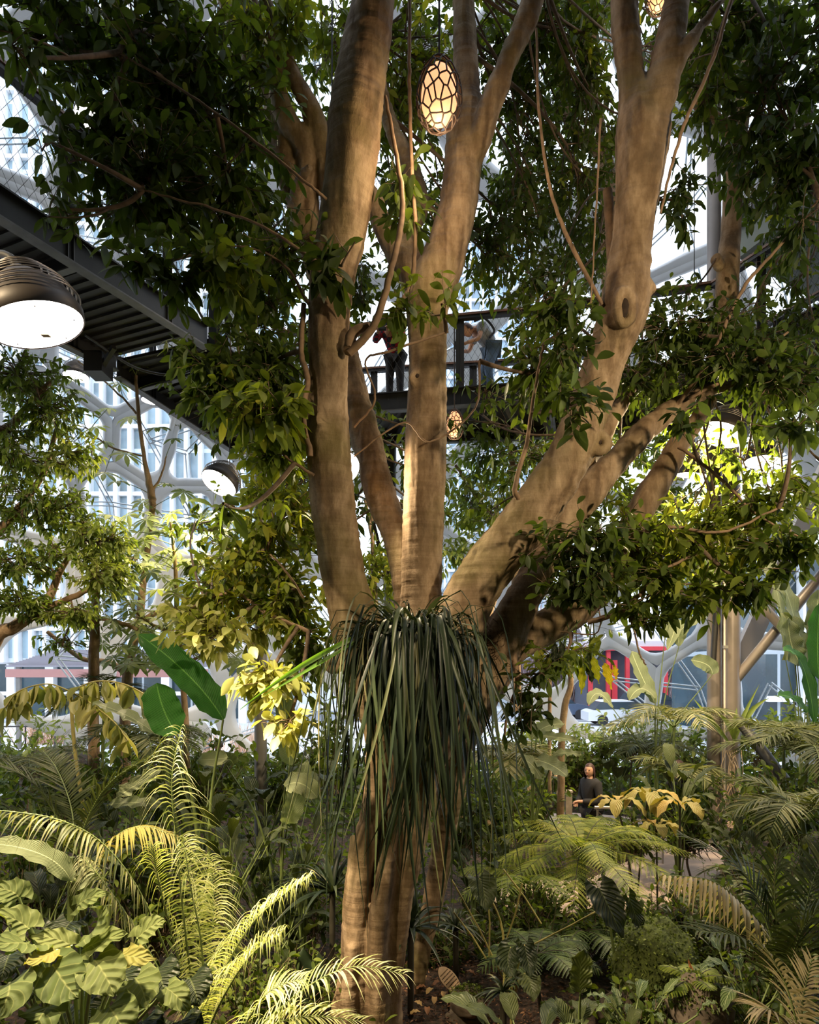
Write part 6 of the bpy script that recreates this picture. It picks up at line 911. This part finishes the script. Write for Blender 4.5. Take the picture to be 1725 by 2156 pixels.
# path railing
root = thing('path_railing', 'pale handrail along the garden path right of the person in black', 'railing', P(1250, 1700, 10.6)*[1, 1, 0]); mb = MB(); mb.tube([P(1252, 1700, 10.6), P(1400, 1702, 10.7)], .028, 10); mb.build('rail', ALU, root)
for x in (1258, 1330, 1396): a = P(x, 1701, 10.65); mb = MB(); mb.tube([a, (a[0], a[1], 0)], .018, 8); mb.build('post', ALU, root)
root = thing('wooden_post', 'short square wooden post beside the oval tag on the path', 'post', P(1197, 1720, 10.6)*[1, 1, 0]); mb = MB(); a = P(1197, 1668, 10.6); mb.box((a[0], a[1], a[2]/2), (.10, .10, a[2])); mb.build('shaft', plain('weathered_post', (.3, .24, .19), .8, noise=.3), root, False); mb = MB(); mb.box((a[0], a[1], a[2]+.015), (.12, .12, .03)); mb.build('cap', plain('post_cap', (.36, .3, .25), .7), root, False)
root = thing('thatched_kiosk', 'low round black-topped drum by the glass at the far left', 'kiosk', P(108, 1600, 15)*[1, 1, 0]); c = P(108, 1605, 15); mb = MB(); mb.lathe([(.01, .36), (.4, .30), (.72, .12), (.82, -.06), (.80, -.12), (.6, -.1)], c, n=32); mb.build('dome_top', plain('black_thatch', (.03, .02, .015), .95, noise=.5, scale=20, bump=.8), root); mb = MB(); mb.lathe([(.62, -.1), (.62, -c[2])], c, n=32); mb.build('drum', STEELL, root)

# ------------------------------------------------------------------ people
def skinned(nodes_, edges, grow=0.0, sub_=1):
    me = bpy.data.meshes.new('tmp'); me.from_pydata([tuple(n_[0]) for n_ in nodes_], edges, []); o = bpy.data.objects.new('tmp', me); C.objects.link(o); md = o.modifiers.new('s', 'SKIN'); md.use_smooth_shade = True
    for i, n_ in enumerate(nodes_): me.skin_vertices[0].data[i].radius = (n_[1]+grow, n_[1]+grow); me.skin_vertices[0].data[i].use_root = (i == 0)
    sb = o.modifiers.new('u', 'SUBSURF'); sb.levels = sub_; sb.render_levels = sub_; dg = bpy.context.evaluated_depsgraph_get(); ev = o.evaluated_get(dg); m2 = ev.to_mesh(); V = np.array([v.co for v in m2.vertices]); fl = [tuple(p.vertices) for p in m2.polygons]; ev.to_mesh_clear(); bpy.data.objects.remove(o)
    mb = MB(); mb.add(V, np.array([f for f in fl if len(f) == 4])); ft = [f for f in fl if len(f) == 3]
    if ft: mb.F.append(np.array(ft)); mb.M.append(np.zeros(len(ft), dtype=np.int32))
    return mb
def ellipsoid(c, r, R, n=20, shape=None):
    th = np.linspace(0.001, math.pi-.001, n); a = np.linspace(0, 2*math.pi, n*2, endpoint=False); T_, A = np.meshgrid(th, a, indexing='ij'); V = np.stack([np.sin(T_)*np.cos(A), np.sin(T_)*np.sin(A), np.cos(T_)], -1).reshape(-1, 3)
    if shape is not None: V = shape(V)
    V = (V*np.array(r))@R.T+np.array(c); i = np.arange(n-1)[:, None]*n*2; j = np.arange(n*2)[None]; k = (j+1) % (n*2); return V, np.stack([i+j, i+n*2+j, i+n*2+k, i+k], -1).reshape(-1, 4)
def headshape(V):   # x forward, y left, z up
    x, y, z = V[:, 0], V[:, 1], V[:, 2]; f = np.clip(x, 0, 1)
    s = 1-.20*np.clip(-z, 0, 1)**1.5; y2 = y*s; x2 = x*(1-.08*np.clip(-z, 0, 1))
    x2 = x2+.24*np.exp(-(y/.13)**2-((z+.12)/.17)**2)*f-.10*np.exp(-((np.abs(y)-.38)/.2)**2-((z-.12)/.12)**2)*f+.06*np.exp(-(y/.25)**2-((z+.48)/.07)**2)*f+.08*np.exp(-(y/.3)**2-((z+.85)/.15)**2)*f+.04*np.exp(-(y/.6)**2-((z-.30)/.1)**2)*f
    y2 = y2+np.sign(y)*.16*np.exp(-((x+.05)/.13)**2-(z/.2)**2)*(np.abs(y) > .6); return np.stack([x2, y2, z], -1)
def person(label, loc, face, J, shirt, trousers, hair, head_dir=None, hairlong=.0, sleeves='long', extra=None, S=1.0, hair_style='short'):
    """J: joint positions, forward / left / up of the person's feet. face: heading angle"""
    cf, sf = math.cos(face), math.sin(face); W = lambda p: np.array([loc[0]+(p[0]*cf-p[1]*sf)*S, loc[1]+(p[0]*sf+p[1]*cf)*S, loc[2]+p[2]*S]); root = thing('person', label, 'person', loc)
    nd, ed, ix = [], [], {}
    def N(k, p, r, par=None):
        ix[k] = len(nd); nd.append((W(p), r*S))
        if par is not None: ed.append((ix[par], ix[k]))
    lerp = lambda a, b_, t: tuple(np.array(a)*(1-t)+np.array(b_)*t)
    N('pel', J['pel'], .12); N('sp', J['sp'], .115, 'pel'); N('ch', J['ch'], .13, 'sp'); N('nk', J['nk'], .055, 'ch'); N('hd', lerp(J['nk'], J['head'], .55), .052, 'nk')
    for s_, q in (('L', 1), ('R', -1)):
        N('sh'+s_, J['sh'+s_], .062, 'ch'); N('el'+s_, J['el'+s_], .042, 'sh'+s_); N('wr'+s_, J['wr'+s_], .028, 'el'+s_); hd = nrm(np.array(J['wr'+s_])-np.array(J['el'+s_])); up = np.array([0, 0, 1.]); sd = nrm(np.cross(hd, up)); pn = np.cross(sd, hd); w_ = np.array(J['wr'+s_]); pm = w_+hd*.055; N('pa'+s_, pm, .026, 'wr'+s_)
        for i, (o_, l) in enumerate(((-.03, .062), (-.010, .075), (.010, .07), (.03, .055))): a = pm+sd*o_+hd*.03; N('f%s%d' % (s_, i), a, .010, 'pa'+s_); b2 = a+hd*l*.5-pn*.012; N('g%s%d' % (s_, i), b2, .009, 'f%s%d' % (s_, i)); N('h%s%d' % (s_, i), b2+hd*l*.3-pn*.03, .008, 'g%s%d' % (s_, i))
        a = w_+hd*.03-sd*q*.028+pn*.005; N('t%s' % s_, a, .012, 'pa'+s_); N('u%s' % s_, a+hd*.035-sd*q*.02, .010, 't%s' % s_)
        N('hp'+s_, J['hp'+s_], .095, 'pel'); N('kn'+s_, J['kn'+s_], .06, 'hp'+s_); N('an'+s_, J['an'+s_], .038, 'kn'+s_); N('to'+s_, np.array(J['an'+s_])+[.15, 0, -.05], .035, 'an'+s_)
    mb = skinned([(p_, r_*(.8 if i_ in (ix['pel'], ix['sp'], ix['ch'], ix['hpL'], ix['hpR'], ix['shL'], ix['shR']) else 1)) for i_, (p_, r_) in enumerate(nd)], ed); hc = W(J['head']); fd = np.array(head_dir if head_dir is not None else (1, 0, 0), float); fd = nrm(np.array([fd[0]*cf-fd[1]*sf, fd[0]*sf+fd[1]*cf, fd[2]])); lf = nrm(np.cross(GZ, fd)); up = np.cross(fd, lf); R = np.stack([fd, lf, up], 1)
    V, Fc = ellipsoid(hc, (.098*S, .078*S, .118*S), R, 24, headshape); mb.add(V, Fc); mb.build('body', SKIN, root)
    def cloth(keys, edges, g, nm, m): nn = [nd[ix[k]] for k in keys]; ee = [(keys.index(a), keys.index(b_)) for a, b_ in edges]; skinned(nn, ee, g).build(nm, m, root)
    ks = ['pel', 'sp', 'ch', 'shL', 'shR', 'elL', 'elR', 'hpL', 'hpR']; es = [('pel', 'sp'), ('sp', 'ch'), ('ch', 'shL'), ('ch', 'shR'), ('shL', 'elL'), ('shR', 'elR'), ('pel', 'hpL'), ('pel', 'hpR')]
    if sleeves == 'long': ks += ['wrL', 'wrR']; es += [('elL', 'wrL'), ('elR', 'wrR')]
    else:
        for s_ in 'LR': a = nd[ix['sh'+s_]][0]*.42+nd[ix['el'+s_]][0]*.58; ix['me'+s_] = len(nd); nd.append((a, .052*S)); ks[ks.index('el'+s_)] = 'me'+s_; es = [(p, 'me'+s_) if q == 'el'+s_ else (p, q) for p, q in es]
    if sleeves == 'long' and 'turtle' in label: ks += ['nk']; es += [('ch', 'nk')]
    cloth(ks, es, .024*S, 'shirt', shirt); cloth(['pel', 'hpL', 'hpR', 'knL', 'knR', 'anL', 'anR'], [('pel', 'hpL'), ('pel', 'hpR'), ('hpL', 'knL'), ('hpR', 'knR'), ('knL', 'anL'), ('knR', 'anR')], .02*S, 'trousers', trousers)
    cloth(['anL', 'toL'], [('anL', 'toL')], .012, 'shoe', plain('shoe', (.05, .05, .07), .6)); cloth(['anR', 'toR'], [('anR', 'toR')], .012, 'shoe', plain('shoe', (.05, .05, .07), .6))
    # hair cap opening at the face
    hm = MB(); V, Fc = ellipsoid((0, 0, 0), (1, 1, 1), np.eye(3), 24); keep = ~((V[:, 0] > (.45 if hairlong else .30)) & (V[:, 2] < .55)) & ~((V[:, 0] > (.32 if hairlong else .0)) & (V[:, 2] < -.1)) & (V[:, 2] > (-.35 if hairlong == 0 else -.75)); kf = keep[Fc].all(1); V2 = V*np.array([1.10, 1.12, 1.08]); V2[:, 0] -= .06
    if hairlong: low = np.clip(-V[:, 2], 0, 1)*(V[:, 0] < .4); V2[:, 2] -= low*hairlong/.118; V2[:, 0] -= low*.05; V2[:, 1] *= 1+.28*low
    hm.add((V2*np.array([.098, .078, .118])*S)@R.T+hc, Fc[kf]); hm.build('hair', hair, root)
    for q in (-1, 1): V, Fc = ellipsoid(hc+R@np.array([.082, q*.030, .012])*S, (.012*S, .014*S, .008*S), R, 8); mb = MB(); mb.add(V, Fc); mb.build('eye', plain('eye', (.06, .035, .03), .3), root)
    V, Fc = ellipsoid(hc+R@np.array([.094, 0, -.056])*S, (.008*S, .022*S, .007*S), R, 8); mb = MB(); mb.add(V, Fc); mb.build('lips', plain('lips', (.5, .17, .14), .5), root)
    if extra: extra(root, W, R, hc)
    return root
STAND = dict(pel=(0, 0, .93), sp=(0, 0, 1.10), ch=(0, 0, 1.28), nk=(.01, 0, 1.42), head=(.03, 0, 1.54), shL=(0, .17, 1.34), shR=(0, -.17, 1.34), elL=(-.02, .22, 1.08), elR=(-.02, -.22, 1.08), wrL=(.08, .2, .86), wrR=(.08, -.2, .86), hpL=(0, .09, .86), hpR=(0, -.09, .86), knL=(.02, .1, .48), knR=(.02, -.1, .48), anL=(0, .1, .08), anR=(0, -.1, .08))
BLK = plain('black_knit', (.022, .019, .02), .85, noise=.2, scale=60); JEAN = plain('blue_denim', (.10, .16, .26), .85, noise=.15, scale=60); HAIRB = plain('dark_brown_hair', (.055, .02, .014), .55, noise=.4, scale=70)
J = dict(STAND); J.update(elL=(.02, .23, 1.06), elR=(.02, -.23, 1.06), wrL=(.25, .06, 1.06), wrR=(.25, -.05, 1.03), nk=(.02, 0, 1.42), head=(.035, .0, 1.55))
person('person in a black turtleneck standing on the path with hands clasped', (P(1245, 1400, 11)[0], 11.0, -.02), math.radians(205), J, BLK, BLK, HAIRB, head_dir=(.85, .45, .02), hairlong=.10, S=.985)
# plaid shirt
pm, nt, b, o = nodes('red_plaid'); tc = nt.nodes.new('ShaderNodeTexCoord'); ck = nt.nodes.new('ShaderNodeTexChecker'); ck.inputs['Scale'].default_value = 14; ck.inputs[1].default_value = (.5, .02, .04, 1); ck.inputs[2].default_value = (.03, .03, .05, 1); nt.links.new(tc.outputs['Object'], ck.inputs[0]); nt.links.new(ck.outputs[0], b.inputs[0]); b.inputs['Roughness'].default_value = .9
J = dict(STAND); J.update(sp=(.06, 0, 1.10), ch=(.2, 0, 1.24), nk=(.32, 0, 1.30), head=(.43, 0, 1.32), shL=(.20, .18, 1.28), shR=(.20, -.18, 1.28), elL=(.32, .26, 1.06), elR=(.32, -.26, 1.06), wrL=(.50, .12, 1.12), wrR=(.50, -.12, 1.12))
def cam_extra(root, W, R, hc): mb = MB(); mb.box(W((.60, 0, 1.14)), (.13, .08, .10)); mb.build('camera', STEMD, root, False)
person('person in a red plaid shirt bowing over the walkway rail', (P(832, 1400, 11.75)[0], 11.85, ZF), math.radians(-110), J, pm, BLK, plain('black_cap', (.03, .03, .035), .8), head_dir=(.6, 0, -.8), extra=cam_extra)
TEE = plain('grey_marl_tee', (.30, .32, .36), .9, noise=.15, scale=50)
J = dict(STAND); J.update(pel=(-.08, 0, .86), sp=(.02, 0, 1.0), ch=(.16, 0, 1.10), nk=(.27, 0, 1.13), head=(.38, 0, 1.10), shL=(.17, .18, 1.12), shR=(.17, -.18, 1.12), elL=(.26, .24, .86), elR=(.26, -.24, .86), wrL=(.45, .1, .82), wrR=(.45, -.1, .78), hpL=(-.06, .09, .80), hpR=(-.06, -.09, .80), knL=(.04, .1, .44), knR=(.04, -.1, .44), anL=(-.04, .1, .08), anR=(-.04, -.1, .08))
def strap_extra(root, W, R, hc):
    mb = MB(); mb.box(W((.55, 0, .82)), (.13, .09, .10)); mb.build('camera', STEMD, root, False)
    mb = MB(); mb.tube(cr([W((.30, .13, 1.2)), W((.12, .15, 1.26)), W((-.05, .16, 1.08)), W((.05, .2, .92))], 6), .02, 6); mb.build('backpack_strap', BLK, root)
person('person in a grey T-shirt and jeans stooping with a camera on the walkway', (P(1028, 1400, 11.4)[0], 11.42, ZF), math.radians(195), J, TEE, JEAN, HAIRB, head_dir=(.8, 0, -.5), sleeves='short', extra=strap_extra)
person('person half hidden at the far right rail of the walkway', (6.75, 12.0, ZF), math.radians(-120), STAND, plain('dark_green_coat', (.05, .07, .05), .9), BLK, HAIRB)
person('dark-haired person beyond the banana stalks left of the slim column', (P(462, 1400, 14.2)[0], 14.2, 0), math.radians(170), STAND, BLK, BLK, plain('black_hair', (.015, .012, .012), .5))
J = dict(STAND); J.update(elR=(.15, -.22, 1.10), wrR=(.38, -.22, 1.0))
person('person hidden in the leaves with one hand on the path railing', (P(1432, 1400, 11.1)[0], 11.1, 0), math.radians(186), J, BLK, BLK, HAIRB)
# walker in red up the sloping street
person('tiny walker in a red coat on the sloping street at the left', (P(459, 1400, 70)[0], 70, 1.05), math.radians(-90), STAND, plain('red_coat', (.6, .04, .06), .8), BLK, HAIRB)
root = thing('plywood_square', 'square yellowish board hanging among leaves left of the big trunk', 'board', P(583, 1275, 6.6)); mb = MB(); mb.add([P(553, 1270, 6.7), P(600, 1248, 6.5), P(618, 1278, 6.4), P(570, 1298, 6.6)], [[0, 1, 2, 3]]); V = mb.V[0]; mb.add(V-[0, 0, .02], [[3, 2, 1, 0]]); mb.add(np.vstack([V, V-[0, 0, .02]]), [[0, 4, 5, 1], [1, 5, 6, 2], [2, 6, 7, 3], [3, 7, 4, 0]]); mb.build('board', plain('amber_board', (.45, .34, .12), .6), root, False); mb = MB(); mb.tube([P(586, 1272, 6.55), P(586, 1000, 6.55)], .006, 5); mb.build('wire', STEMD, root)
